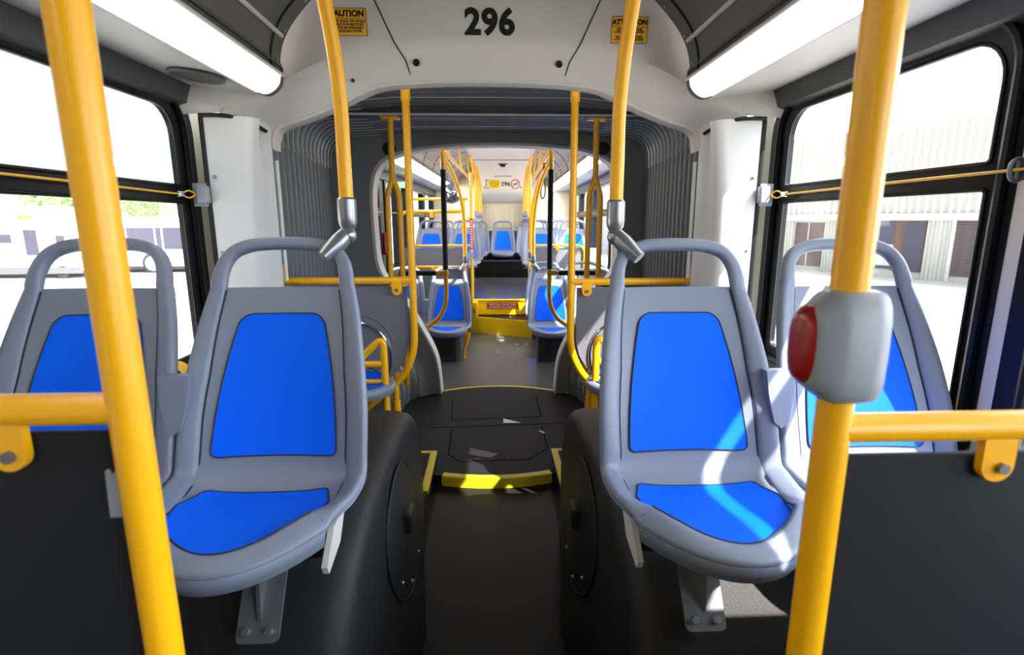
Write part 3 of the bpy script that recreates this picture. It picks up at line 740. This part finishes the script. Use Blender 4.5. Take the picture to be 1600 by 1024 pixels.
gs = 'sideways seats in the joint'
seat('grey sideways seat behind the armrest in the joint, parked bus side', (-.80, 2.38, .665), rot=math.pi/2, group=gs, base='', handle=False)
seat('grey sideways seat behind the armrest in the joint, ribbed building side', (.80, 2.38, .665), rot=-math.pi/2, group=gs, base='', handle=False)
for sg in (-1, 1):
    struct(MB().rbox(min(sg*.62, sg*1.0), max(sg*.62, sg*1.0), 2.26, 2.58, .39, .63, .02), 'floor_seat_box_%s' % ('left' if sg < 0 else 'right'), HOUSE)

# ---------------------------------------------------------------- rear section (own axes: u across, v along, z up)
half = [(.475, -.02), (.48, .05), (.51, .30), (.63, .56), (.80, .85), (.90, .955), (.945, 1.06), (.960, 1.2), (.968, 1.52), (.952, 1.70), (.915, 1.79), (.84, 1.862), (.64, 1.925), (.3, 1.960), (0, 1.968)]
hc = [(p.x, p.y) for p in catmull([(x, z, 0) for x, z in half], 4)]
loop = hc+[(-x, z) for x, z in reversed(hc[:-1])]
R0 = -.10
fnr = lambda x, y, t: Vector((x, R0+t, y))
struct(flat([(-1.26, -.05), (1.26, -.05), (1.26, 2.16), (-1.26, 2.16)], [loop], .05, fnr), 'wall_rear_bulkhead', FRAMED, 1)
rows = []
for d, g in ((R0-.035, 1.0), (R0-.035, .975), (R0+.10, .972), (R0+.10, .99)):
    rows.append([Vector((x*g, d, 1.0+(z-1.0)*(1-(1-g)*.8))) for x, z in loop])
struct(MB().grid(rows, cv=True), 'trim_rear_opening', WHITE, 1)
for sg in (-1, 1):
    m = MB().disc((sg*.80, R0-.032, 1.925), (0, 1, 0), .05, .012, 28)
    solo(m, 'round_vent', INK, 'round black vent above the rear opening, beside the ' + ('parked bus side' if sg < 0 else 'building side') + ' forked pole', 'vent', 1, 'round vents over the rear opening')
V1 = 5.62
struct(MB().prism([(-.14, -.10), (-.14, -.004), (.10, -.004), (.5, .10), (2.1, .10), (2.1, -.10)], lambda p, q, t: Vector((t, p, q)), -1.2, 1.2), 'floor_rear', FLOORR, 1)
struct(MB().box(-1.2, 1.2, 2.05, V1, -.1, .455), 'floor_rear_platform', FLOORR, 1)
m = MB().box(-1.2, -.335, 1.55, 2.05, .1, .455).box(.355, 1.2, 1.55, 2.05, .1, .455); struct(m, 'floor_rear_ledge', FLOORR, 1)
bb = struct(MB().box(-1.2, 1.2, 4.62, V1, .455, .73), 'floor_bench_base', FLOORM, 1)
part(MB().box(-1.2, 1.2, 4.615, 4.65, .722, .735), 'edge_trim', ZINC, bb)
for sg, side in ((-1, 'left'), (1, 'right')):
    a, b = sorted((sg*1.2, sg*1.27))
    struct(MB().box(a, b, -.08, V1, -.1, .84), 'wall_rear_%s_lower' % side, WALLD, 1)
    struct(MB().box(a, b, -.08, V1, 1.86, 2.4), 'wall_rear_%s_upper' % side, SOFFIT, 1)
    if sg < 0: wins = [(.02, 1.15, 0), (1.35, 2.65, 1), (2.85, 3.95, 0), (4.0, 5.0, 0)]
    else: wins = [(.02, 1.30, 0), (1.5, 2.75, 0), (2.8, 4.0, 0), (4.05, 5.1, 0)]
    m = MB(); e = -.08
    for y0, y1, dr in wins+[(V1, V1, 0)]:
        if y0 > e: m.box(a, b, e, y0, .84, 1.86)
        e = y1
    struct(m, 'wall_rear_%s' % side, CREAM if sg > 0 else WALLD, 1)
    for k, (y0, y1, dr) in enumerate(wins):
        fn = lambda x, y, t, sg=sg: Vector((sg*1.215+t, x, y))
        mid = (y0+y1)/2
        if dr: holes = [rrect(y0+.08, mid-.05, .9, 1.78, .03), rrect(mid+.05, y1-.08, .9, 1.78, .03)]
        else: holes = [rrect(y0+.06, y1-.06, 1.52, 1.78, (.01, .01, .08, .08)), rrect(y0+.06, y1-.06, .88, 1.44, .015)]
        W = struct(flat(rrect(y0, y1, .84, 1.86, .04), holes, .07, fn), ('door_%d' % 1) if dr else 'window_%d' % (10+k+(0 if sg < 0 else 4)), BLACK, 1)
        part(MB().box(sg*1.232-.003, sg*1.232+.003, y0+.03, y1-.03, .86, 1.84), 'pane', GLASS, W)
        part(MB().tube([(sg*1.17, y0+.02, 1.48), (sg*1.17, y1-.02, 1.48)], .0035, 6), 'pull_cord_line', CORD, W)
    struct(MB().prism([(sg*.885, 1.888), (sg*1.2, 1.90), (sg*1.2, 1.94), (sg*.885, 1.93)], lambda p, q, t: Vector((p, t, q)), .0, V1), 'ceiling_rear_soffit_%s' % side, SOFFIT, 1)
    prof = [(.79, 1.945), (.80, 1.985), (.775, 2.07), (.70, 2.16), (.58, 2.24), (.46, 2.28)]
    pc = [(p.x, p.y) for p in catmull([(x, z, 0) for x, z in prof], 5)]
    m = MB().grid([[Vector((sg*x, y, z)) for x, z in pc] for y in (0, V1)]); m.grid([[Vector((sg*x, y, z+.03)) for x, z in pc] for y in (0, V1)])
    m.grid([[Vector((sg*x, 0, z+d)) for x, z in pc] for d in (0, .03)])
    cv = struct(m, 'ceiling_rear_cove_%s' % side, COVE_LIT, 1)
    for y in (.75, 1.5, 2.25, 3.0, 3.7, 4.4): part(MB().tube([Vector((sg*(x-.002), y, z-.001)) for x, z in pc], .004, 6), 'panel_joint', SEAM, cv)
    part(MB().tube([Vector((sg*.770, y, 2.068)) for y in (0, V1)], .008, 8), 'joint_strip', SOFFIT, cv)
    part(MB().box(min(sg*.44, sg*.47), max(sg*.44, sg*.47), 0, 4.2, 2.268, 2.285), 'edge_rail', BTN, cv)
    lamp(sg, .45, 3.45, 1, 'lit ceiling strip just beyond the joint, ' + ('parked bus side' if sg < 0 else 'building side'), 'rear ceiling strips')
    lamp(sg, 3.65, 5.2, 1, 'short lit ceiling strip at the very back, ' + ('parked bus side' if sg < 0 else 'building side'), 'rear ceiling strips')
    struct(MB().box(min(sg*1.16, sg*1.2), max(sg*1.16, sg*1.2), 0, V1, 1.80, 1.90), 'trim_rear_header_%s' % side, HEADER, 1)
# rear ceiling and end wall
end = [(0, 2.28), (4.1, 2.28), (4.5, 2.25), (4.78, 2.19), (4.93, 2.115), (5.06, 1.89), (5.22, 1.79), (5.38, 1.72), (5.47, 1.695)]
ce = [(p.x, p.y) for p in catmull([(y, z, 0) for y, z in end[1:]], 5)]
prof = [(0, 2.28)]+ce
m = MB(); m.grid([[Vector((u, y, z)) for y, z in prof] for u in (-.47, .47)]); m.grid([[Vector((u, y, z+.04)) for y, z in prof] for u in (-.47, .47)])
rc = struct(m, 'ceiling_rear', CEIL, 1, ang=60)
part(MB().tube([(-.44, 3.95, 2.277), (.44, 3.95, 2.277)], .005, 6), 'panel_joint', SEAM, rc)
m = MB(); m.grid([[Vector((sg*u, y, z)) for y, z in ce] for sg, u in ((-1, 1.2), (-1, .465))]); m.grid([[Vector((u, y, z)) for y, z in ce] for u in (.465, 1.2)])
struct(MB().grid([[Vector((u, 5.2, z)) for z in (1.2, 2.3)] for u in (-1.2, -.46)]).grid([[Vector((u, 5.2, z)) for z in (1.2, 2.3)] for u in (.46, 1.2)]), 'wall_rear_corner', CREAM, 1)
ribs = []; n = 150
for i in range(n+1): u = -1.2+2.4*i/n; ribs.append((u, 5.49-(.006 if i % 2 else 0)))
m = MB().grid([[Vector((u, y, z)) for u, y in ribs] for z in (1.215, 1.715)]); ew = struct(m, 'wall_rear_end', CREAM, 1, ang=10)
part(MB().box(-1.2, 1.2, 5.46, 5.49, 1.205, 1.235), 'lower_trim', WHT, ew); part(MB().box(-.008, .008, 5.475, 5.49, 1.22, 1.70), 'centre_joint', CREAM, ew)
struct(MB().box(-1.2, 1.2, 5.44, 5.62, .455, 1.21), 'wall_rear_end_lower', PANEL, 1)
struct(MB().box(-1.28, 1.28, V1, V1+.06, -.1, 2.5), 'wall_rear_outer', WALLD, 1)
struct(MB().box(-1.28, 1.28, -.05, V1, 2.40, 2.5), 'roof_rear', SOFFIT, 1)
struct(MB().box(-1.28, 1.28, YB, 2.5, 2.5, 2.56), 'roof_front', SOFFIT)
# notices on the sloping end panel
cen = (5.0, 2.003)
def slope(cx, cy):
    # panel plane around v=5.0
    d = Vector((0, 5.06-4.93, 1.89-2.115)).normalized(); n = Vector((0, d.z, -d.y))
    return lambda x, y, t: Vector((cx+x, 4.998, 2.008))+d*(-(y+cy))+n*(t+.008)
def notice(mb, name, m_, label, cat): return solo(mb, name, m_, label, cat, 1)
fl = slope(-.140, -.01)
def plate(fn, w_, h_, t=.002):
    m = MB().box(-w_/2, w_/2, -h_/2, h_/2, 0, t); m.v = [fn(p.x, p.y, p.z) for p in m.v]; return m
r = thing('notice_label', 'yellow notice label on the sloping end panel at the back', 'label', fl(0, 0, 0), 1)
part(plate(fl, .18, .15), 'backing', YSTEP, r)
m = MB()
for i, (w_, y) in enumerate(((.13, .05), (.16, .018), (.15, -.014), (.10, -.046))): q = plate(lambda x, yy, t, y=y: fl(x, yy+y, t+.002), w_, .008, .0006); m.add(q.v, q.f)
part(m, 'lettering', INK, r)
fl2 = slope(-.255, -.01)
m = MB()
for x0, x1, y0, y1 in ((-.028, -.018, -.08, .08), (-.028, .025, .07, .08), (-.028, .025, -.08, -.07)):
    q = plate(lambda x, y, t, c=((x0+x1)/2, (y0+y1)/2): fl2(x+c[0], y+c[1], t), x1-x0, y1-y0); m.add(q.v, q.f)
notice(m, 'phone_symbol', INK, 'small black bracket symbol beside the yellow label on the end panel', 'symbol')
notice(text('296', .105, slope(.050, -.01), bold=.002), 'fleet_number', INK, 'small black number 296 on the sloping end panel at the back', 'number')
fs = slope(.215, -.01)
r = thing('no_smoking_sign', 'red crossed circle no smoking sign on the end panel', 'sign', fs(0, 0, 0), 1)
part(MB().tube([fs(.072*math.cos(a*math.pi/16), .082*math.sin(a*math.pi/16), .002) for a in range(32)], .006, 6, closed=True), 'ring', REDS, r)
part(MB().tube([fs(-.05, -.057, .002), fs(.05, .057, .002)], .005, 6), 'slash', REDS, r)
part(MB().tube([fs(-.045, .004, .0015), fs(.045, -.008, .0015)], .005, 6), 'cigarette', INK, r)
for sg in (-1, 1): notice(MB().ball(slope(sg*.31, -.07)(0, 0, .002), .012, 8), 'snap_cap', INK, 'black snap cap on the end panel, ' + ('beside the bracket symbol' if sg < 0 else 'beside the no smoking sign'), 'cap')
solo(MB().rbox(-.03, .05, 4.33, 4.37, 2.215, 2.25, .008).rbox(-.06, .08, 4.34, 4.36, 2.247, 2.262, .003), 'ceiling_camera', INK, 'small black camera dome on the ceiling near the back', 'camera', 1)
sp_ = slope(0, .135)
solo(plate(sp_, .30, .012, .004), 'vent_slot', ZINC, 'thin grey vent slot above the notices on the end panel', 'vent', 1)

# yellow step between low floor and platform
r = thing('step_unit', 'yellow step with red warning label leading up to the rear platform', 'step', (0, 1.8, .1), 1)
L, Rr = -.335, .355
part(MB().box(L, Rr, 2.0, 2.05, .285, .46), 'upper_riser', YSTEP, r)
part(MB().prism([(L, 1.84), (Rr, 1.52), (Rr, 1.545), (L, 1.865)], lambda p, q, t: Vector((p, q, t)), .1, .288), 'lower_riser', YSTEP, r)
part(MB().prism([(L, 1.86), (Rr, 1.54), (Rr, 2.0), (L, 2.0)], lambda p, q, t: Vector((p, q, t)), .1, .275), 'tread', FLOORM, r, label='dark ribbed tread')
part(MB().prism([(L, 1.84), (L+.06, 1.815), (L+.06, 2.0), (L, 2.0)], lambda p, q, t: Vector((p, q, t)), .1, .455).box(Rr-.03, Rr, 1.53, 2.0, .27, .455), 'side_cheek', YSTEP, r)
part(MB().box(L, Rr, 1.985, 2.08, .452, .463), 'nosing', YSTEP, r)
lb = part(MB().box(-.17, .21, 1.997, 2.0, .355, .425), 'warning_label', REDS, r, label='red warning label')
lt = text('WATCH YOUR STEP', .036, lambda x, y, t: Vector((.02+x, 1.9955-t, .405+y)), bold=.0008)
l2 = text('ATTENTION À LA MARCHE', .027, lambda x, y, t: Vector((.02+x, 1.9955-t, .372+y)), bold=.0006); lt.add(l2.v, l2.f)
part(lt, 'lettering', WHT, r, lb)
part(MB().box(L+.035, L+.045, 1.985-.19, 1.99, .36, .40) if 0 else MB().box(L+.02, L+.032, 1.826, 1.832, .33, .38), 'handle_slot', INK, r)
scrap_or_spot([(-.02, 1.32), (.0, 1.36), (.04, 1.37), (.045, 1.34), (.01, 1.30)], .1005, 'crumpled white paper on the grey floor ahead of the yellow step', .018, 1)
scrap_or_spot([(.16, 1.20), (.18, 1.215), (.20, 1.20), (.18, 1.19)], .1005, 'small white paper crumb ahead of the yellow step, building side', .005, 1)
scrap_or_spot([(-.03, .86), (-.01, .875), (0, .86), (-.02, .85)], .1005, 'smallest white crumb on the grey floor beyond the joint', .004, 1)
solo(MB().ball((.11, 1.80, .286), .012, 8), 'paper_ball', PAPER_SUN, 'white paper ball lying on the dark tread of the yellow step', 'litter', 1)

# rear seats
AU, BU = .490, .930
PZ = .395
ga = 'low floor seat pairs beyond the joint'
seat('blue aisle seat facing us beyond the joint, black padded post before it, parked bus side', (-AU, .78, PZ), 1, group=ga, base='', spacer=-1)
seat('blue window seat beyond the joint, mostly behind the padded rail, parked bus side', (-BU, .78, PZ), 1, group=ga, base='')
seat('blue aisle seat facing us beyond the joint, black padded post before it, building side', (AU, .74, PZ), 1, group=ga, base='', spacer=1)
seat('sunlit window seat beyond the joint behind the forked pole, building side', (BU, .74, PZ), 1, group=ga, base='')
rows_ = [(1, 1.42, PZ, 'second'), (1, 2.55, .455+PZ, 'third'), (1, 3.25, .455+PZ, 'fourth'), (1, 3.95, .455+PZ, 'fifth'), (-1, 2.75, .455+PZ, 'second'), (-1, 3.45, .455+PZ, 'third'), (-1, 4.1, .455+PZ, 'fourth')]
for sg, v, z, nth in rows_:
    sd = 'building side' if sg > 0 else 'parked bus side'
    seat('aisle seat of the %s row beyond the joint, %s' % (nth, sd), (sg*AU, v, z), 1, group='rear seat rows', base='pedestal')
    seat('window seat of the %s row beyond the joint, %s' % (nth, sd), (sg*BU, v, z), 1, group='rear seat rows', base='pedestal')
for u, nm in ((-.89, 'outermost, parked bus side'), (-.445, 'second from the parked bus side'), (0, 'in the middle, facing down the aisle'), (.445, 'second from the building side'), (.89, 'outermost, building side')):
    seat('rear bench seat against the end wall, ' + nm, (u, 5.12, .835), 1, group='rear bench seats', base='housing')
# boxes under the first low floor pair
for sg in (-1, 1):
    r = thing('under_seat_box', 'dark ' + ('slatted' if sg < 0 else 'grilled') + ' heater box on the floor under the first pair beyond the joint', 'box', (sg*.6, .7, .1), 1)
    a, b = sorted((sg*.36, sg*1.15))
    part(MB().rbox(a, b, .52, .80, .09, .375, .01), 'case', mat('heater_box_paint', srgb(66, 68, 73), .5, noise=.1), r)
    m = MB(); a2, b2 = sorted((sg*.43, sg*.70))
    for k in range(9):
        z = .15+.022*k; m.box(a2, b2, .513, .521, z, z+.008)
    if sg > 0:
        for k in range(10): x = a2+.03*k; m.box(x, x+.006, .514, .521, .15, .335)
    part(m, 'grille', SEAM, r)
    if sg < 0:
        part(MB().box(-.40, -.37, .50, .523, .09, .36), 'edge_angle', ZINC, r)
    else: part(MB().box(.352, .372, .50, .523, .09, .36), 'edge_angle', ZINC, r)
solo(MB().tube(fillet([(-.285, .62, .36), (-.30, .60, .28), (-.335, .60, .20), (-.335, .60, .102)], .05), .015, 10), 'floor_strut', YEL, 'short bent yellow strut under the aisle seat beyond the joint', 'strut', 1)

# black padded posts at the rear opening
for sg in (-1, 1):
    r = thing('padded_post', 'yellow post with black padding at the rear opening, ' + ('parked bus side' if sg < 0 else 'building side'), 'pole', (sg*.425, .05, .4), 1, 'padded posts')
    x = sg*.425
    part(MB().tube(catmull([(x, .05, 1.985), (x, .05, 1.5), (x, .05, 1.0), (x, .05, .80), (x+sg*.015, .05, .70), (x+sg*.06, .05, .61), (x+sg*.13, .05, .55), (x+sg*.20, .05, .505)], 6), .018, 12), 'pole', YEL, r)
    part(MB().tube([(x, .05, 1.79), (x, .05, 1.005)], .0225, 14), 'padding', BLK, r, label='black foam padding')
    part(MB().tube([(x, .05, .975), (x+sg*.4, .05, .975)], .015, 12), 'side_rail', YEL, r)
    part(MB().tube([(x+sg*.075, .05, .975), (x+sg*.38, .05, .975)], .022, 12), 'rail_padding', BLK, r, label='black foam padding')
    part(MB().rbox(min(x-sg*.022, x+sg*.06), max(x-sg*.022, x+sg*.06), .028, .072, .955, .998, .008), 'joint_clamp', YEL, r)

# overhead handrails and grab poles of the rear
for sg in (-1, 1):
    sd = 'building side' if sg > 0 else 'parked bus side'
    r = thing('overhead_handrail', 'long yellow handrail under the rear ceiling, ' + sd, 'handrail', (sg*.43, 2, 1.9), 1, 'overhead handrails')
    part(MB().tube(fillet([(sg*.43, .06, 1.95), (sg*.43, 4.3, 1.95), (sg*.36, 4.6, 1.45)], .5, 10), .017, 10), 'tube', YEL, r)
    for v in (.6, 1.9, 3.2): part(MB().tube([(sg*.43, v, 1.95), (sg*.47, v, 2.27)], .012, 8), 'hanger', YEL, r)
for sg, v, zb, nm in ((-1, .975, PZ+.565, 'first pair beyond the joint, parked bus side'), (1, .935, PZ+.565, 'first pair beyond the joint, building side'), (1, 1.615, PZ+.565, 'second pair beyond the joint, building side'),
                      (1, 2.745, PZ+1.02, 'third pair beyond the joint, building side'), (1, 3.445, PZ+1.02, 'fourth pair beyond the joint, building side'), (1, 4.145, PZ+1.02, 'fifth pair beyond the joint, building side'),
                      (-1, 2.945, PZ+1.02, 'second pair beyond the joint, parked bus side'), (-1, 3.645, PZ+1.02, 'third pair beyond the joint, parked bus side'), (-1, 4.295, PZ+1.02, 'fourth pair beyond the joint, parked bus side')):
    grab(sg, .335, v, zb, 'yellow grab pole on the ' + nm, 'rear grab poles', 1, top=2.2)

# rear partitions
def rframe(sg, v, rails, upole, ztop, zbot, label, xo=1.0, curved=True, sleeve=None):
    r = thing('rear_partition_frame', label, 'handrail', (sg*upole, v, zbot), 1, 'rear partition frames')
    part(MB().tube([(sg*upole, v, zbot), (sg*upole, v, ztop)], .0165, 12), 'pole', YEL, r)
    for i, z in enumerate(rails):
        if i == 0 and curved: pts = fillet([(sg*upole, v, z), (sg*xo, v, z), (sg*xo, v, rails[-1]-.3)], .10)
        else: pts = [(sg*upole, v, z), (sg*xo, v, z)]
        part(MB().tube(pts, .016, 12), 'rail', YEL, r)
        tx = sg*(upole+xo)/2
        part(MB().rbox(tx-.02, tx+.02, v-.018, v-.004, z-.065, z, .006), 'panel_tab', YEL, r)
    if sleeve:
        sl_ = part(MB().tube([(sg*upole, v, sleeve[0]), (sg*upole, v, sleeve[1])], .0195, 14), 'label_sleeve', REDS, r, label='red lettered sleeve')
        m = MB(); k = 0
        z = sleeve[0]+.02
        while z < sleeve[1]-.03:
            m.box(sg*upole-.009, sg*upole+.009, v-.0205, v-.0175, z, z+.013); z += .03
        part(m, 'lettering', WHT, r, sl_)
    return r
rframe(-1, 1.18, [1.485, .925], .36, 1.60, .1, 'yellow partition frame behind the first pair, parked bus side')
rframe(-1, 2.1, [1.10], .345, 1.95, .455, 'yellow frame with red lettered sleeve beside the rear door', curved=False, sleeve=(1.06, 1.42))
rframe(1, 2.1, [1.10], .345, 1.95, .455, 'yellow frame with red lettered sleeve above the step, building side', sleeve=(1.06, 1.42))
for sg, v, z0, z1, nm in ((-1, 1.195, .35, .90, 'grey partition panel behind the first pair beyond the joint'), (-1, 2.115, .455, 1.07, 'grey partition panel beside the rear door'), (1, 2.115, .455, 1.07, 'grey partition panel above the step, sunlight across it')):
    solo(MB().rbox(min(sg*.39, sg*1.15), max(sg*.39, sg*1.15), v, v+.012, z0, z1, .004), 'partition_panel', PANEL, nm, 'panel', 1)
solo(MB().tube([(-.62, 2.05, 1.64), (-.38, 2.05, 1.64)], .016, 10).tube([(-1.1, 2.05, 1.64), (-.6, 2.05, 1.64)], .016, 10), 'door_rail', YEL, 'high yellow rail across the rear doorway', 'handrail', 1)
m = MB().ball((-.56, 2.0, 1.70), .115, 12, (1, .55, 1)); solo(m, 'convex_mirror', mat('mirror_glass', srgb(200, 215, 240), .03, 1), 'round convex mirror hanging over the rear doorway', 'mirror', 1)
solo(MB().rbox(-1.12, -.98, 1.55, 1.68, 1.745, 1.80, .01), 'door_lamp', emit('green_lamp', (.05, .9, .2, 1), 1.5), 'green lit lamp over the rear doorway', 'lamp', 1)
solo(MB().rbox(-1.19, -1.12, 1.16, 1.25, 1.05, 1.28, .02), 'emergency_handle', RED, 'red emergency handle on the dark pillar beyond the forked pole', 'handle', 1)
lp = catmull([(.43, .95, 1.93), (.425, .95, 1.80), (.40, .95, 1.66), (.42, .95, 1.60), (.445, .95, 1.66), (.435, .95, 1.80)], 6, True)
solo(MB().tube(lp, .007, 6, closed=True), 'hanging_strap', BLK, 'black looped strap hanging from the overhead handrail', 'strap', 1)
solo(MB().disc((-.36, 2.065, .99), (0, 1, 0), .045, .03, 18), 'pole_button', BTN, 'grey round button on the pole beside the rear door', 'stop button', 1)
solo(MB().box(-.82, -.70, 5.44-.29, 5.452-.29, 1.32, 1.42) if 0 else MB().box(-.62, -.53, 5.19, 5.199, 1.40, 1.46), 'wall_notice', AMBER, 'small amber notice on the cream end wall', 'notice', 1)

# ---------------------------------------------------------------- outside
GROUND = mat('sunlit_concrete', srgb(178, 175, 168), .9, noise=.06, scale=.8)
struct(MB().box(-60, 60, -40, 80, -.5, -.4), 'ground', GROUND)
GR = mat('grass_green', srgb(110, 140, 60), .9, noise=.4, scale=9)
m = MB().box(-9.5, -5.6, 4.2, 7.1, -.4, -.36); o = solo(m, 'grass', GR, 'green grass strip on the yard beside the window', 'grass'); o['kind'] = 'stuff'
# ribbed building on the right
A0 = Vector((11.98, 18.13, 0)); DU = Vector((.4452, -.8954, 0)); NO = Vector((-.8954, -.4452, 0))
def bp(u, z, d=0): return A0+DU*u+NO*d+Vector((0, 0, z))
CLAD = mat('white_ribbed_cladding', srgb(196, 194, 187), .6, noise=.03)
CLADL = mat('pale_band', srgb(206, 204, 200), .6)
DOORB = mat('brown_door', srgb(100, 76, 70), .5, noise=.06)
DARKG = mat('dark_glazing', srgb(88, 84, 100), .6, spec=.2)
SHUT = mat('brown_shutter', srgb(108, 96, 100), .6)
r = thing('industrial_building', 'long white ribbed building with brown doors across the yard', 'building', bp(0, -.4))
def ribbed(u0, u1, z0, z1, step, dep):
    m = MB(); top, bot = [], []; n = int((u1-u0)/step)
    for i in range(n):
        u = u0+i*step
        for q, d in ((0, 0), (.2, dep), (.5, dep), (.7, 0)): bot.append(bp(u+q*step, z0, d)); top.append(bp(u+q*step, z1, d))
    m.grid([bot, top]); return m
part(ribbed(-16, 12, 1.58, 4.25, .21, .06), 'upper_cladding', CLAD, r, ang=10)
part(MB().add([bp(u, z, d) for u in (-16, 12) for z in (1.37, 1.58) for d in (0, .12)], [(0, 1, 3, 2), (4, 6, 7, 5), (0, 4, 5, 1), (2, 3, 7, 6), (0, 2, 6, 4), (1, 5, 7, 3)]), 'fascia_band', CLADL, r)
m = MB()
for u0, u1 in ((-16, -1.55), (-.46, 1.3), (2.67, 3.35), (5.2, 12)): q = ribbed(u0, u1, -.42, 1.40, .11, .04); m.add(q.v, q.f)
part(m, 'lower_cladding', CLAD, r, ang=10)
def slab(u0, u1, z0, z1, d0, d1): return MB().add([bp(u, z, d) for u in (u0, u1) for z in (z0, z1) for d in (d0, d1)], [(0, 1, 3, 2), (4, 6, 7, 5), (0, 4, 5, 1), (2, 3, 7, 6), (0, 2, 6, 4), (1, 5, 7, 3)])
part(slab(-16, 12, -.4, 4.25, -4, -.02), 'body', CLAD, r)
part(slab(-1.53, -.48, -.25, 1.29, -.02, .02), 'double_door', DOORB, r); part(slab(-1.03, -1.0, -.25, 1.29, .02, .04), 'door_post', CLADL, r)
part(slab(1.36, 1.85, .62, 1.37, -.02, .02), 'window', DARKG, r); part(slab(1.36, 1.82, -.05, .62, -.02, .03), 'window_board', CLADL, r); part(slab(1.36, 1.82, -.15, -.05, -.02, .03), 'sill', DARKG, r)
dd = part(slab(1.82, 2.65, -.2, 1.38, -.02, .03), 'brown_door', DOORB, r); part(slab(2.08, 2.62, -.15, 1.3, .03, .04), 'door_glass', DARKG, r, dd)
m = MB(); bot, top = [], []
rows = []
for i in range(53): z = -.24+1.7*i/52; rows.append([bp(3.39, z, .03 if i % 2 else .0), bp(5.2, z, .03 if i % 2 else .0)])
part(MB().grid(rows), 'roller_shutter', SHUT, r, ang=10)
part(slab(3.3, 3.4, -.4, 1.4, 0, .06), 'shutter_post', CLADL, r)
# parked bus and shuttle on the left
BUSW = mat('white_vehicle_paint', srgb(205, 207, 212), .5)
BUSG = mat('vehicle_glass', srgb(72, 70, 82), .6, spec=.15)
TYRE = mat('tyre_rubber', srgb(42, 41, 43), .8)
r = thing('parked_bus', 'white city bus parked broadside with dark window band across the yard', 'bus', (-9, 20.4, -.4))
part(MB().rbox(-14.6, -3.5, 19.2, 21.6, -.22, 1.52, .12), 'body', BUSW, r)
wb = part(MB().box(-14.2, -3.9, 19.17, 19.21, .42, 1.16), 'window_band', BUSG, r)
m = MB()
for x in (-12.6, -11.62, -11.38, -10.4, -10.2, -9.0, -7.8): m.box(x, x+.05, 19.16, 19.18, .42, 1.16)
part(m, 'mullion', BUSW, r, wb)
for x in (-11.75, -5.4):
    wt = part(MB().disc((x, 19.2, -.07), (0, 1, 0), .36, .16, 28), 'tyre', TYRE, r); part(MB().disc((x, 19.13, -.07), (0, 1, 0), .25, .08, 24), 'wheel_rim', mat('wheel_rim_paint', srgb(215, 205, 185), .4), r, wt)
part(MB().box(-14.5, -3.6, 19.18, 19.3, -.28, -.2), 'skirt', TYRE, r)
r = thing('parked_shuttle', 'white shuttle van with dark rear door parked beside the yard kerb', 'van', (-15.2, 18.4, -.4))
part(MB().prism([(-20, -.2), (-13.0, -.2), (-12.65, -.05), (-12.75, .3), (-13.3, .75), (-13.55, 1.5), (-13.8, 1.85), (-20, 1.95)], lambda p, q, t: Vector((p, t, q)), 17.4, 19.0), 'body', BUSW, r)
part(MB().box(-14.50, -14.12, 17.38, 17.41, .34, 1.12), 'door_window', mat('dark_door_window', srgb(66, 64, 78), .3), r)
part(MB().box(-15.8, -14.9, 17.38, 17.41, .72, .98), 'side_window', BUSG, r); part(MB().box(-13.55, -13.3, 17.38, 17.41, .72, .95), 'cab_window', BUSG, r)
part(MB().box(-20, -12.9, 17.34, 17.42, -.24, -.04), 'bumper_strip', ZINC, r)
part(MB().box(-14.6, -14.2, 17.385, 17.41, 1.45, 1.55), 'yellow_sticker', AMBER, r)
for x in (-16.8, -13.5): part(MB().disc((x, 17.45, -.2), (0, 1, 0), .2, .16, 20), 'tyre', TYRE, r)
LEAF = mat('pale_tree_leaves', srgb(130, 165, 90), .8, noise=.35, scale=3)
BARK = mat('bark', srgb(120, 100, 80), .9)
def tree(x, y, zc, rr, label, n=260):
    r = thing('tree', label, 'tree', (x, y, -.4), 0, 'trees behind the parked vehicles')
    part(MB().tube([(x, y, -.4), (x+.1, y, zc*.5), (x, y, zc)], .16, 8, r2=.06), 'trunk', BARK, r)
    m = MB()
    for i in range(n):
        a, b = random.uniform(0, 6.283), random.uniform(-1, 1); q = rr*random.uniform(.45, 1)*(1+.2*math.sin(3*a))
        c = Vector((x+q*math.cos(a)*math.sqrt(1-b*b), y+q*math.sin(a)*math.sqrt(1-b*b), zc+q*b*.8))
        for k in range(5):
            d = Vector((random.gauss(0, 1), random.gauss(0, 1), random.gauss(0, 1))).normalized(); e = d.orthogonal().normalized(); s = rr*.13
            o = c+d*s*random.uniform(0, 1.2); m.add([o-e*s*.4, o+d*s*.5, o+e*s*.4, o-d*s*.5], [(0, 1, 2, 3)])
    part(m, 'crown', LEAF, r)
tree(-21.5, 28, 2.4, 1.5, 'pale green tree showing between the shuttle and the parked bus')
tree(-18.5, 30, 2.2, 1.1, 'small pale tree above the roof of the parked bus')
tree(-16.0, 30.5, 2.15, .8, 'smallest pale tree above the bus beside the window frame')
